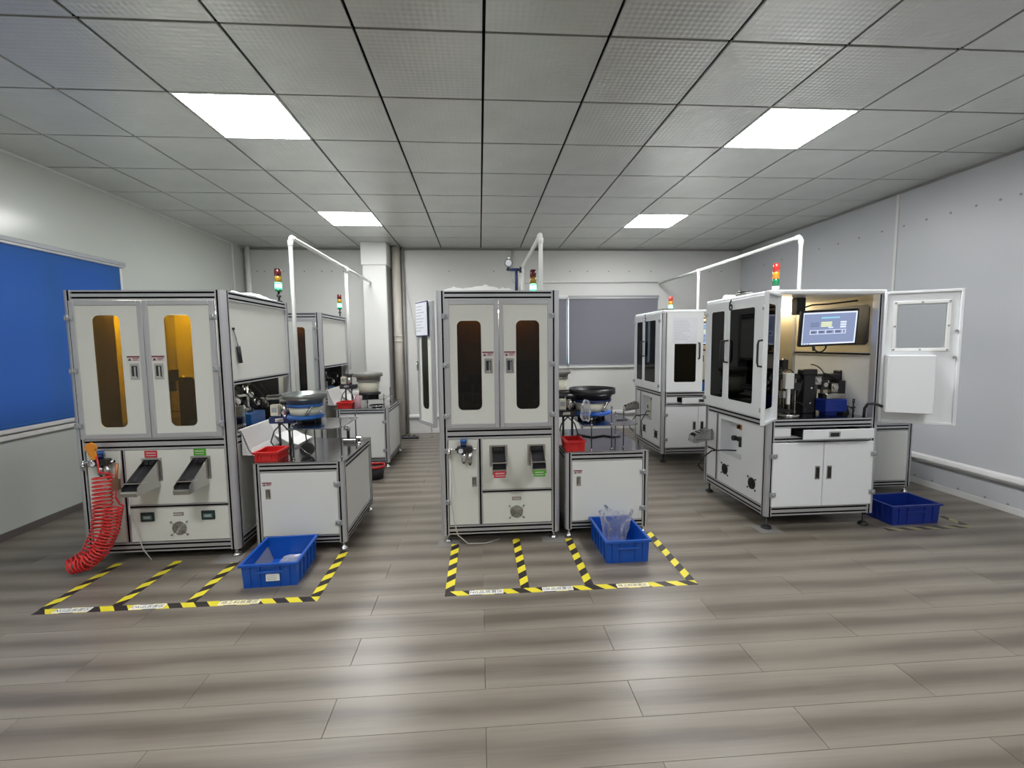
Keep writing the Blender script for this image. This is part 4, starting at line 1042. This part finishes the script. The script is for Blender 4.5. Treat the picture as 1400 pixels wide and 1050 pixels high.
        b = MB(Ml); b.tube([(.355, -.02, 1.37), (.355, -.05, 1.365), (.355, -.055, 1.34), (.355, -.055, 1.22), (.355, -.05, 1.195), (.355, -.02, 1.19)], .008, 'black', 8); b.build('handle', d, 'black handle')
        b = MB(Ml); b.box(.065, .335, -.024, -.0215, 1.36, 1.65, 'paper')
        for k in range(10): b.box(.075, .075+.19*(.5+.5*rnd.random()), -.0245, -.024, 1.61-k*.022, 1.613-k*.022, 'print_grey')
        b.build('paper_sheet', d, 'printed sheet in a clear sleeve')
        Mr2 = T(x1-.02, y0-.012, 0, -60)
        leaf(Mr2, 0, .40, 'right', 'door standing open', 1)
    # inside: monitor on its arm, lamps, mechanics
    bx(x0+.12, x1-.05, y1-.11, y1-.06, H-.095, H-.07, 'led_strip').build('led_strip', t, 'lit lamp strip')
    Mm = T(x0+.552, y0+.17, 1.476, -4) @ Matrix.Rotation(math.radians(-2), 4, 'Y') @ Matrix.Rotation(math.radians(7), 4, 'X')
    b = MB(Mm); b.box(-.215, .215, -.012, .022, -.135, .135, 'black', .006); mo = b.build('monitor', t, 'black flat monitor')
    b = MB(Mm); y = -.0125; U = lambda a, c, d_, e, m, k=0: b.box(-.20+.40*a, -.20+.40*c, y-.0006-k*.0006, y-k*.0006+.001, .119-.238*e, .119-.238*d_, m)
    U(0, 1, 0, 1, 'screen_blue'); U(0, 1, 0, .045, 'screen_white', 1); U(0, 1, .955, 1, 'screen_white', 1); U(.975, 1, .045, .955, 'screen_white', 1); U(0, .012, .045, .955, 'screen_white', 1)
    for k in range(9): U(.34+k*.038, .37+k*.038, .15, .20, 'screen_cyan', 1)
    for k in range(3): U(.14, .30, .32+k*.05, .34+k*.05, 'screen_dark', 1); U(.34, .54, .30+k*.055, .345+k*.055, 'screen_yellow', 1); U(.70, .81, .30+k*.075, .35+k*.075, 'screen_white', 1)
    U(.48, .57, .465, .50, 'screen_white', 1)
    U(.14, .81, .55, .565, 'screen_white', 1); U(.14, .81, .67, .685, 'screen_white', 1)
    for q in (.14, .28, .43, .59, .74, .80): U(q, q+.012, .55, .685, 'screen_white', 1)
    for q in (.16, .31, .46, .62): U(q, q+.09, .585, .65, 'screen_dark', 1)
    for q in (.02, .07, .12): U(q, q+.03, .965, .99, 'screen_dark', 2)
    b.build('screen', mo, 'lit blue-grey screen with boxes')
    b = MB(); b.box(x0+.36, x0+.43, y0+.25, y0+.32, 1.58, H-.032, 'black', .006); b.tube([(x0+.42, y0+.28, 1.63), (x0+.50, y0+.28, 1.655), (x0+.62, y0+.26, 1.66), (x0+.80, y0+.2, 1.68)], .006, 'rubber', 6); b.cyl((x0+.40, y0+.28, 1.60), (x0+.54, y0+.20, 1.5), .015, 'black', 8); b.build('monitor_arm', t)
    b = MB(); n = 14; b.tube([(x0+.50+.05*math.cos(PI+PI*i/n), y0+.18, 1.345+.05*math.sin(PI+PI*i/n)) for i in range(n+1)], .006, 'rubber', 6); b.cyl((x0+.45, y0+.18, 1.345), (x0+.455, y0+.18, 1.305), .010, 'black', 8); b.build('monitor_cable', t)
    return t

def mech6(t, ox, oy, z):
    # front mechanics of the open machine, each at its own place on the deck
    def part(n_, lab=None): return lambda b: b.build(n_, t, lab)
    b = MB(); b.box(ox+.44, ox+.53, oy+.36, oy+.46, z, z+.31, 'black', .006); b.box(ox+.42, ox+.54, oy+.35, oy+.42, z+.30, z+.345, 'black', .006); b.cyl((ox+.49, oy+.35, z+.20), (ox+.49, oy+.345, z+.20), .008, 'chrome', 8); b.cyl((ox+.49, oy+.358, z+.08), (ox+.49, oy+.35, z+.08), .008, 'chrome', 8); b.build('camera_column', t, 'tall black camera column')
    b = MB(); b.box(ox+.53, ox+.84, oy+.42, oy+.50, z+.25, z+.30, 'black', .005); b.box(ox+.78, ox+.87, oy+.42, oy+.50, z+.13, z+.33, 'black', .008)
    b.prism([(oy+.32, z), (oy+.5, z), (oy+.48, z+.26), (oy+.44, z+.26)], 'x', ox+.74, ox+.79, 'black'); b.prism([(ox+.74, z), (ox+.86, z), (ox+.85, z+.18), (ox+.80, z+.25), (ox+.74, z+.25)], 'y', oy+.38, oy+.42, 'black'); b.build('cross_arm', t, 'black cross arm')
    b = MB(); b.box(ox+.55, ox+.72, oy+.26, oy+.38, z+.02, z+.12, 'navy_plastic', .008); b.box(ox+.56, ox+.71, oy+.27, oy+.37, z+.12, z+.16, 'stainless', .004); b.box(ox+.57, ox+.66, oy+.29, oy+.36, z, z+.02, 'navy_plastic'); b.build('reject_box', t, 'blue reject box')
    for k, (u, v, h, m) in enumerate(((.56, .40, .30, 'stainless'), (.63, .42, .26, 'dark_metal'), (.70, .40, .24, 'stainless'))):
        b = MB(); b.cyl((ox+u, oy+v, z), (ox+u, oy+v, z+h), .012, 'dark_metal', 8); b.box(ox+u-.025, ox+u+.03, oy+v-.03, oy+v+.02, z+h-.08, z+h-.01, m, .004); b.cyl((ox+u, oy+v-.03, z+h-.04), (ox+u, oy+v-.045, z+h-.04), .018, 'chrome', 12); b.build('sensor_head', t)
    b = MB(); b.box(ox+.245, ox+.315, oy+.30, oy+.34, z+.20, z+.32, 'white_plastic', .004); b.box(ox+.27, ox+.295, oy+.31, oy+.33, z+.08, z+.20, 'white_plastic', .002); b.build('actuator', t, 'white actuator')
    b = MB(); b.box(ox+.10, ox+.36, oy+.36, oy+.50, z, z+.03, 'dark_metal', .004)
    for k, u in enumerate((.13, .20, .27, .34, .39)):
        b.cyl((ox+u, oy+.42, z), (ox+u, oy+.42, z+.26+.02*(k % 3)), .016, 'dark_metal', 8)
        b.box(ox+u-.03, ox+u+.03, oy+.36, oy+.42, z+.06+.03*k, z+.12+.03*k, ('black', 'dark_metal', 'stainless', 'black', 'dark_metal')[k], .004)
    b.build('tool_rack', t, 'dark cluster of tooling')
    b = MB(); b.box(ox+.06, ox+.44, oy+.39, oy+.43, z+.27, z+.31, 'black', .004); b.box(ox+.10, ox+.16, oy+.30, oy+.36, z+.17, z+.24, 'stainless', .003); b.build('gantry', t)
    b = MB()
    for a in ((.08, .40, .30, .25, .36, .36), (.30, .40, .33, .38, .40, .30), (.53, .42, .38, .66, .42, .27), (.62, .40, .31, .80, .44, .20), (.30, .34, .10, .42, .30, .04), (.70, .36, .05, .80, .28, .02), (.12, .35, .05, .24, .25, .01), (.34, .30, .14, .40, .33, .26)):
        p, q = Vector((ox+a[0], oy+a[1], z+a[2])), Vector((ox+a[3], oy+a[4], z+a[5])); m_ = (p+q)/2+Vector((0, -.03, .05)); b.tube([p*(1-s)**2+m_*2*s*(1-s)+q*s*s for s in [i/8 for i in range(9)]], .004, 'rubber', 5)
    b.build('hoses', t, 'black air hoses')
    b = MB(); b.lathe([(0, z), (.07, z), (.075, z+.02), (.07, z+.025), (0, z+.01)], ox+.22, oy+.22, 'stainless', 20); b.build('tray', t)
    # things at the right front of the deck
    b = MB(); b.cyl((ox+.745, oy+.235, z), (ox+.745, oy+.235, z+.12), .006, 'black', 8); b.cyl((ox+.745, oy+.235, z+.055), (ox+.745, oy+.235, z+.066), .014, 'dark_metal', 8); b.cyl((ox+.745, oy+.235, z+.09), (ox+.745, oy+.235, z+.125), .009, 'black', 8); b.build('threaded_post', t)
    b = MB(); b.tube([(ox+.735, oy+.125, z), (ox+.73, oy+.115, z+.07), (ox+.74, oy+.10, z+.105), (ox+.765, oy+.07, z+.11), (ox+.80, oy+.04, z+.09)], .010, 'black', 8); b.build('handle_bar', t, 'curved black handle')
m6 = cabinet_machine(2.06, 2.90, 3.13, 4.06, 1.74, 'inspection machine with its front doors standing open and a lit monitor inside', 6, True)
mech6(m6, 2.075, 3.035, .815)
m5 = cabinet_machine(2.06, 2.90, 5.06, 5.98, 1.74, 'closed inspection machine in the back right, a paper sheet on its door', 5, False)
inner_mechanics(m5, 2.50, 5.55, .815, random.Random(5), 5, .22)
inner_mechanics(m6, 2.36, 3.72, .815, random.Random(9), 4, .18, False)

# ------------------------------------------------------------------ what stands on the feeder tables
rod_shelf(-1.30, -.945, 3.13, 3.60, .83, .62, 'steel shelf plate on rods over the left feeder table', ((-.96, 3.19, .27), (-1.27, 3.16, .23), (-1.27, 3.57, .23), (-.96, 3.57, .27)))
bowl_feeder(-1.272, 3.42, .832, .152, 1.045, 'bowl feeder with steel bowl, blue rings and cream drum on the left shelf', 'bowl_steel', 'blue_paint', ring='blue_paint')
rod_shelf(.72, 1.13, 3.16, 3.72, .80, .62, 'steel shelf plate on rods over the middle feeder table', ((.935, 3.20, .31), (1.035, 3.24, .28), (.745, 3.66, .22), (1.10, 3.66, .20), (.785, 3.185, .24)))
bowl_feeder(.865, 3.50, .802, .178, 1.035, 'bowl feeder with a black bowl and blue base on the middle shelf', 'bowl_black', 'blue_plastic', ring='dark_blue')
rod_shelf(-1.42, -1.10, 5.38, 5.80, .76, .68, 'steel shelf plate over the feeder table in the back left', ((-1.40, 5.40, .10), (-1.12, 5.40, .14), (-1.12, 5.78, .18), (-1.40, 5.78, .12)))
bowl_feeder(-1.315, 5.52, .762, .165, 1.06, 'grey bowl feeder with a cream drum on the back left shelf', 'bowl_grey', 'black', ring='bowl_grey', strap=False)
rod_shelf(.70, 1.14, 5.30, 5.80, .70, .62, 'steel shelf plate over the far feeder table behind the middle machine', ((.73, 5.33, .10), (1.11, 5.33, .10), (1.11, 5.77, .10), (.73, 5.77, .10)))
bowl_feeder(.93, 5.52, .702, .165, 1.06, 'grey bowl feeder on the far table behind the middle machine', 'bowl_grey', 'black', ring='bowl_grey', strap=False)

storage_bin(-1.432, 3.205, .165, .20, .062, .6205, 0, 'red_plastic', 'small red bin on the left feeder table', group='small red parts bins', name='parts_bin', labelm=False, ribs=6)
storage_bin(.665, 3.25, .15, .19, .075, .6205, 0, 'red_plastic', 'small red bin on the middle feeder table', group='small red parts bins', name='parts_bin', labelm=False, ribs=6)
storage_bin(-1.515, 5.29, .17, .20, .07, .6805, 0, 'red_plastic', 'small red bin on the back left feeder table', group='small red parts bins', name='parts_bin', labelm=False, ribs=6)
# bottle, dish
t = thing('spray_bottle', 'pink spray bottle with white head on the back left table', 'bottle', (-1.375, 5.24, .68))
MB().lathe([(0, .68), (.035, .68), (.036, .78), (.03, .80), (.014, .825), (.014, .84), (0, .84)], -1.375, 5.24, 'pink_bottle', 18).build('bottle_body', t)
b = MB(); b.box(-1.43, -1.36, 5.227, 5.253, .84, .875, 'white_plastic', .005); b.tube([(-1.415, 5.24, .845), (-1.41, 5.24, .82), (-1.40, 5.24, .80)], .004, 'white_plastic', 6); b.build('trigger_head', t)
tag(MB().lathe([(0, .68), (.05, .68), (.09, .705), (.09, .709), (.05, .688), (0, .686)], -1.17, 5.27, 'chrome', 24).build('steel_dish'), 'round steel dish on the back left feeder table', 'dish')
# line sensor box with motor and cables between left machine and feeder
def line_feeder(x, y, z, label, sc=1., m='dark_blue'):
    t = thing('line_feeder', label, 'feeder', (x, y, z), 'small motor heads on twin posts')
    for dx in (-.02, .05): MB().cyl((x+dx, y, z), (x+dx, y, z+.20*sc), .009, 'dark_metal', 8).build('post', t)
    b = MB(); b.box(x-.08, x+.11, y-.04, y+.04, z+.20*sc, z+.25*sc, m, .008); b.box(x-.03, x+.03, y-.05, y-.035, z+.215*sc, z+.24*sc, 'chrome', .003); b.build('clamp_block', t)
    b = MB(); b.cyl((x+.03, y-.01, z+.25*sc), (x+.03, y-.01, z+.345*sc), .030, 'stainless', 16); b.cyl((x+.03, y-.01, z+.345*sc), (x+.03, y-.01, z+.36*sc), .033, 'black', 16); b.build('motor', t)
    b = MB(); b.box(x-.06, x-.005, y-.045, y-.005, z+.26*sc, z+.34*sc, 'drum_cream', .003); b.box(x-.05, x-.015, y-.047, y-.045, z+.285*sc, z+.32*sc, 'print_grey'); b.build('sensor_box', t, 'cream sensor box')
    b = MB()
    for s in (-1, 1):
        b.tube([(x+.01, y-.03, z+.20*sc), (x+.01+s*.05, y-.04, z+.15*sc), (x+.01+s*.075, y-.05, z+.07*sc), (x+.01+s*.04, y-.045, z+.01), (x+.01+s*.01, y-.02, z+.006)], .005, 'rubber', 6)
    b.build('cable', t, 'looped black cable'); return t
line_feeder(-1.46, 3.46, .62, 'blue-clamped motor head left of the left bowl feeder')
line_feeder(.655, 3.48, .62, 'dark motor head left of the black bowl feeder', 1., 'dark_metal')
line_feeder(-1.545, 5.46, .68, 'dark motor head left of the back left bowl feeder', 1., 'dark_metal')
# small items on the left table
t = thing('cable_reel', 'dark reel of cable standing on the left feeder table', 'reel', (-1.205, 3.24, .62))
b = MB(); b.cyl((-1.205, 3.22, .668), (-1.205, 3.25, .668), .047, 'dark_metal', 24); b.cyl((-1.205, 3.216, .668), (-1.205, 3.22, .668), .03, 'black', 18); b.build('spool', t)
b = MB(); b.tube([(-1.24, 3.21, .69), (-1.20, 3.208, .65), (-1.17, 3.21, .635)], .003, 'stainless', 5); b.tube([(-1.205, 3.235, .71), (-1.215, 3.24, .78), (-1.20, 3.25, .82)], .004, 'rubber', 5); b.build('wire', t)
t = thing('fixture_block', 'steel fixture pins at the back of the left feeder table', 'tool', (-1.02, 3.64, .62))
b = MB(); b.box(-1.08, -.97, 3.63, 3.66, .62, .65, 'stainless', .003); b.cyl((-1.04, 3.645, .65), (-1.04, 3.645, .75), .012, 'dark_metal', 10); b.cyl((-1.04, 3.645, .72), (-1.04, 3.645, .76), .018, 'chrome', 10); b.build('pin', t)
b = MB(); b.box(-1.00, -.95, 3.68, 3.74, .62, .66, 'chrome', .006); b.cyl((-1.0, 3.70, .64), (-1.07, 3.66, .64), .01, 'dark_metal', 8); b.build('clamp', t)
plastic_bag(.762, 3.275, .8005, .04, .035, .09, 'clear plastic bag standing full beside the black bowl feeder', 4, rot=.3)
tag(MB().tube([(.80, 3.72, .626), (.90, 3.60, .626), (1.00, 3.66, .626), (1.06, 3.60, .626), (1.13, 3.62, .626)], .006, 'rubber', 6).build('loose_cable'), 'black cable lying on the middle feeder table under the shelf', 'cable')
tag(MB().box(0, .09, -.006, .006, 0, .010, 'black', .002).build('marker_pen', origin=(0, 0, 0)), 'black pen lying on the shelf beside the black bowl feeder', 'pen')
o = bpy.data.objects['marker_pen']; o.location = (1.02, 3.36, .8002); o.rotation_euler.z = .25

# screwdriver on the side of the nearest left machine
t = thing('screwdriver', 'screwdriver with a black grip hanging on the side of the nearest left machine', 'tool', (-1.609, 3.16, 1.36))
b = MB(); b.cyl((-1.607, 3.155, 1.50), (-1.600, 3.185, 1.385), .004, 'stainless', 8); b.cyl((-1.606, 3.152, 1.507), (-1.606, 3.155, 1.495), .009, 'dark_metal', 8); b.build('shaft', t)
b = MB(); b.cyl((-1.598, 3.185, 1.385), (-1.598, 3.205, 1.275), .013, 'black', 10); b.build('grip', t, 'black grip')

# ------------------------------------------------------------------ machine tops
tower_light(-1.628, 3.93, 1.74, 'signal light with glowing green lamp on the nearest left machine', stem=.085)
tower_light(-1.765, 6.05, 1.74, 'signal light with glowing green lamp on the back left machine', stem=.10)
tower_light(.455, 3.88, 1.74, 'signal light with glowing green lamp on the middle machine', stem=.06, h=.055)
tower_light(2.45, 5.80, 1.74, 'small signal light with glowing green lamp on the back right machine', stem=.04, bright=True, h=.05, bracket=False)
tower_light(2.40, 3.62, 1.74, 'unlit red, orange and green signal light on the open right machine', on=False, stem=.06, bright=True, h=.058, bracket=False)
film_sheet(-1.90, -1.62, 3.35, 3.85, 1.741, .05, 'crumpled white plastic sheet on the nearest left machine', 2)
film_sheet(-.27, .25, 3.16, 3.95, 1.741, .10, 'crumpled white plastic sheet on the middle machine', 5)
tag(MB().box(2.12, 2.26, 5.25, 5.45, 1.742, 1.765, 'dark_metal', .006).box(2.14, 2.24, 5.27, 5.43, 1.765, 1.773, 'bowl_grey', .004).build('document_tray'), 'flat dark tray on top of the back right machine', 'tray')
tag(MB().box(2.085, 2.14, 3.50, 3.66, 1.742, 1.765, 'bowl_grey', .004).box(2.07, 2.15, 3.56, 3.60, 1.765, 1.78, 'dark_metal', .003).build('metal_bracket'), 'small grey bracket on top of the open right machine', 'bracket')
film_sheet(2.09, 2.18, 3.72, 3.92, 1.741, .035, 'scrap of white sheeting on top of the open right machine', 9)
t = thing('gauge_stand', 'blue valve stand with a round silver gauge on the middle machine', 'gauge', (.31, 3.70, 1.74))
bx(.265, .345, 3.66, 3.73, 1.74, 1.80, 'bowl_grey', bev=.004).build('base_block', t)
b = MB(); b.cyl((.30, 3.69, 1.80), (.30, 3.69, 1.975), .012, 'dark_blue', 10); b.cyl((.245, 3.69, 1.965), (.335, 3.69, 1.965), .012, 'dark_blue', 10); b.cyl((.325, 3.69, 1.965), (.34, 3.69, 1.965), .024, 'black', 12); b.cyl((.225, 3.69, 1.975), (.245, 3.69, 1.965), .014, 'black', 8); b.build('valve_arm', t, 'blue valve arm')
b = MB(); b.cyl((.238, 3.675, 2.015), (.238, 3.70, 2.015), .032, 'chrome', 20); b.cyl((.238, 3.674, 2.015), (.238, 3.675, 2.015), .025, 'paper', 20); b.cyl((.238, 3.69, 2.045), (.238, 3.69, 2.065), .009, 'chrome', 8); b.build('gauge', t, 'round silver gauge')
MB().cyl((.335, 3.72, 1.80), (.335, 3.72, 1.92), .014, 'pvc_white', 12).build('riser', t)

conduit('white conduit rising at the back of the nearest left machine', [(-1.535, 3.98, .84), (-1.535, 3.98, 2.275), (-1.535, 6.78, 2.275)], [((-1.535, 5.56, 2.275), 1.10)])
conduit('white conduit rising from the top of the middle machine', [(.51, 3.80, 1.742), (.51, 3.80, 2.265), (.51, 5.40, 2.265), (.51, 5.40, 1.76)], [])
conduit('long white conduit rising from the open right machine', [(2.85, 3.97, 1.742), (2.85, 3.97, 2.30), (2.85, 7.17, 2.30)], [((2.85, 5.88, 2.30), 1.742)])

# ------------------------------------------------------------------ coil hose and blow gun at the nearest left machine
def coil(path, r, turns, wr):
    P = [Vector(p) for p in path]; n = turns*14; L_ = [0]
    for a, c in zip(P[:-1], P[1:]): L_.append(L_[-1]+(c-a).length)
    def at(s):
        s *= L_[-1]
        for i in range(len(P)-1):
            if s <= L_[i+1] or i == len(P)-2: f = (s-L_[i])/(L_[i+1]-L_[i]); return P[i].lerp(P[i+1], f), (P[min(i+1, len(P)-1)]-P[i]).normalized()
    out = []; up = Vector((0, 1, 0)); tp = None
    for i in range(n+1):
        p, tg = at(i/n); tp = tg if tp is None else (tp*.85+tg*.15).normalized()
        u = (up-tp*up.dot(tp)).normalized(); v = tp.cross(u); a = 2*PI*i/14
        out.append(p+u*math.cos(a)*r+v*math.sin(a)*r)
    return out
t = thing('coiled_hose', 'red coiled air hose hanging to the floor at the left machine', 'hose', (-2.42, 2.87, 0))
run1 = coil([(-2.335, 2.95, .60), (-2.34, 2.94, .42), (-2.36, 2.93, .25), (-2.42, 2.91, .11), (-2.50, 2.87, .06)], .048, 25, 0)
run2 = coil([(-2.50, 2.87, .06), (-2.41, 2.88, .08), (-2.34, 2.90, .15), (-2.29, 2.92, .27), (-2.265, 2.93, .41)], .043, 24, 0)
lead = [(-2.375, 2.97, .715), (-2.37, 2.97, .66), (-2.365, 2.96, .62)]
MB().tube(lead+run1+run2+[(-2.272, 2.95, .46), (-2.272, 2.96, .50)], .0052, 'hose_red', 6).build('hose', t)
b = MB(); b.box(-2.29, -2.255, 2.955, 2.985, .50, .57, 'brown', .004); b.cyl((-2.272, 2.97, .57), (-2.272, 2.985, .665), .009, 'copper', 10); b.build('coupling', t, 'brown and copper coupling')
t = thing('blow_gun', 'orange air blow gun hung at the upper left of the hose', 'tool', (-2.43, 2.97, .78))
Mg = T(-2.408, 2.975, .765) @ Matrix.Scale(.68, 4)
b = MB(Mg); b.prism([(-.045, .015), (-.03, .045), (0, .055), (.035, .035), (.045, .0), (.03, -.02), (.042, -.10), (.012, -.105), (-.018, -.02), (-.04, -.01)], 'y', -.016, .016, 'orange'); b.build('body', t)
b = MB(Mg); b.tube([(-.03, 0, .0), (-.028, 0, -.04), (-.01, 0, -.08)], .006, 'orange', 6); b.build('trigger', t)
b = MB(Mg); b.cyl((.0, 0, -.105), (-.02, 0, -.14), .009, 'chrome', 10); b.cyl((-.02, 0, -.14), (-.032, 0, -.165), .006, 'chrome', 8); b.cyl((-.016, 0, -.128), (-.022, 0, -.142), .012, 'stainless', 8); b.build('nozzle', t, 'chrome nozzle')
tag(MB().tube([(-.215, 3.085, .60), (-.205, 3.08, .45), (-.21, 3.08, .30), (-.195, 3.08, .18), (-.17, 3.07, .08), (-.10, 3.06, .02), (.02, 3.09, .006), (.12, 3.15, .006)], .0035, 'tube_clear', 6).build('air_tube'), 'clear air tube hanging down the front of the middle machine', 'tube')
tag(MB().tube([(-2.24, 3.02, .42), (-2.235, 3.00, .34), (-2.20, 2.99, .27), (-2.185, 3.0, .16), (-2.17, 3.0, .10), (-2.13, 3.01, .02)], .0035, 'tube_clear', 6).build('air_tube'), 'clear air tube hanging beside the red coiled hose', 'tube')

# ------------------------------------------------------------------ blue bins and what is in them
storage_bin(-1.235, 2.815, .325, .40, .145, 0, 3, 'blue_plastic', 'blue floor bin by the left feeder table, white name card on its front', group='blue floor bins')
storage_bin(.905, 2.925, .295, .42, .15, 0, 1, 'blue_plastic', 'blue floor bin by the middle feeder table with a clear bag in it', group='blue floor bins', labelm=False)
storage_bin(3.235, 3.255, .42, .28, .150, 0, 2, 'navy_plastic', 'dark blue floor bin at the far right, beside the open machine', group='blue floor bins', labelm=False)
standing_bag(.885, 2.97, .006, .105, .235, 'clear crumpled bag standing up in the middle blue bin', 11)
plastic_bag(-1.20, 2.87, .006, .085, .10, .025, 'flat clear bag lying in the left blue bin', 21, flat=True)
tag(MB(T(-1.30, 2.86, .006, 5)).add([(-.06, -.12, 0), (-.045, .12, 0), (-.085, .13, .10), (-.10, -.11, .10)], [(0, 1, 2, 3)], 'bag_plastic').add([(-.058, -.12, 0), (-.043, .12, 0), (-.083, .13, .10), (-.098, -.11, .10)], [(0, 1, 2, 3)], 'bag_plastic').build('plastic_film', recalc=False), 'clear film leaning on the inner left side of the left blue bin', 'film')
t = thing('bucket', 'small dark bucket with a red rim behind the left feeder table', 'bucket', (-1.10, 4.78, 0))
MB().lathe([(0, 0), (.075, 0), (.095, .13), (.091, .13), (.072, .006), (0, .006)], -1.10, 4.78, 'dark_metal', 24).build('pail', t)
MB().lathe([(.088, .12), (.10, .12), (.10, .145), (.088, .145), (.088, .12)], -1.10, 4.78, 'red_plastic', 24).build('rim', t, 'red rim')
t = thing('power_strip', 'dark power strip on the floor at the foot of the back wall', 'power strip', (-1.0, 6.80, 0))
bx(-1.18, -.92, 6.76, 6.84, 0, .035, 'dark_metal', bev=.006).build('strip_body', t)
b = MB(); b.tube([(-.92, 6.80, .02), (-.85, 6.82, .01), (-.78, 6.78, .008), (-.72, 6.86, .008)], .007, 'trim_grey', 6)
for k in range(3): b.box(-1.15+k*.07, -1.11+k*.07, 6.78, 6.82, .035, .05, 'rubber', .004)
b.build('plug', t)

# ------------------------------------------------------------------ hazard tape
TW = .05
def hazard(x0, y0, x1, y1, label, stickers=(), z=.0004, period=.138, slant=1, name='floor_tape', faded=False, grp='yellow and black floor tapes'):
    L_ = math.hypot(x1-x0, y1-y0); ang = math.degrees(math.atan2(y1-y0, x1-x0)); M = T(x0, y0, 0, ang)
    b = MB(M); h = TW/2; sl = TW*slant
    # parallelogram stripes cut to the strip ends
    k = -2; 
    while True:
        a = k*period/2; c = a+period/2
        if a-abs(sl) > L_: break
        poly = [(a, -h), (c, -h), (c+sl, h), (a+sl, h)]
        def clip(P, lim, keep_gt):
            out = []
            for i in range(len(P)):
                p, q = P[i], P[(i+1) % len(P)]
                ip = p[0] >= lim if keep_gt else p[0] <= lim; iq = q[0] >= lim if keep_gt else q[0] <= lim
                if ip: out.append(p)
                if ip != iq: f = (lim-p[0])/(q[0]-p[0]); out.append((lim, p[1]+(q[1]-p[1])*f))
            return out
        poly = clip(poly, 0, True); poly = clip(poly, L_, False) if len(poly) > 2 else []
        if len(poly) > 2: b.prism(poly, 'z', z-.0003, z+.0006, ('tape_worn' if k % 2 else 'tape_worn_dark') if faded else ('tape_yellow' if k % 2 else 'tape_black'))
        k += 1
    if stickers:
        o = thing(name, label, 'tape', ((x0+x1)/2, (y0+y1)/2, 0), grp); b.build('strip', o)
        for s0, s1, body, m in stickers:
            st = MB(M); st.box(s0, s1, -h+.004, h-.004, z+.0006, z+.0011, m); so = st.build('sticker', o, 'white sticker lettered in black')
            text('lettering', body, (s1-s0)/5.9*1.05 if m == 'sticker_white' else (s1-s0)/6.6, M @ Matrix.Translation(((s0+s1)/2, -.001, z+.0016)), 'print_black', so)
        return o
    return tag(b.build(name), label, 'tape', grp)
hazard(-2.36, 2.482, -.905, 2.482, 'front floor tape before the left machine, with three stickers', ((.095, .275, 'NG品放置区', 'sticker_white'), (.48, .65, 'OK品放置区', 'sticker_white'), (.93, 1.145, '待上料放置区', 'sticker_yellow')), slant=-.9)
for i, (x, ya, lab) in enumerate(((-2.338, 3.02, 'leftmost floor tape leg of the left bay, under the red hose'), (-1.972, 3.02, 'second floor tape leg from the left in the left bay'), (-1.59, 2.96, 'floor tape leg left of the left blue bin'), (-.93, 3.07, 'floor tape leg right of the left blue bin'))):
    hazard(x, 2.505, x, ya, lab, z=.0018, slant=-.9)
hazard(-.215, 2.467, 1.225, 2.463, 'front floor tape before the middle machine, with three stickers', ((.135, .325, 'NG品放置区', 'sticker_white'), (.545, .72, 'OK品放置区', 'sticker_white'), (.972, 1.158, '待上料放置区', 'sticker_yellow')), slant=-.9)
for x, ya, lab in ((-.19, 3.10, 'leftmost floor tape leg of the middle bay'), (.235, 3.15, 'second floor tape leg from the left in the middle bay'), (.605, 3.12, 'floor tape leg left of the middle blue bin'), (1.203, 3.17, 'floor tape leg right of the middle blue bin')):
    hazard(x, 2.49, x, ya, lab, z=.0018, slant=-.9)
hazard(2.94, 3.055, 3.60, 3.055, 'worn floor tape before the dark blue bin at the far right', slant=-.9, faded=True)
hazard(3.585, 3.08, 3.585, 3.26, 'short worn floor tape leg right of the dark blue bin', z=.0018, slant=-.9, faded=True)
# pads under feet
for x, y, s, lab in ((-1.655, 3.03, .16, 'grey floor pad under the front right foot of the left machine'), (-.235, 3.14, .15, 'grey floor pad under the front left foot of the middle machine'), (.50, 3.14, .17, 'grey floor pad under the front right foot of the middle machine'),
                     (2.09, 3.15, .17, 'grey floor pad under the front corner foot of the open right machine'), (2.08, 4.03, .14, 'grey floor pad under the rear foot of the open right machine')):
    tag(bx(x-s/2, x+s/2, y-s/2+.01, y+s/2-.01, 0, .0016, 'concrete_pad', bev=.0005).build('floor_pad', origin=(x, y, 0)), lab, 'pad')
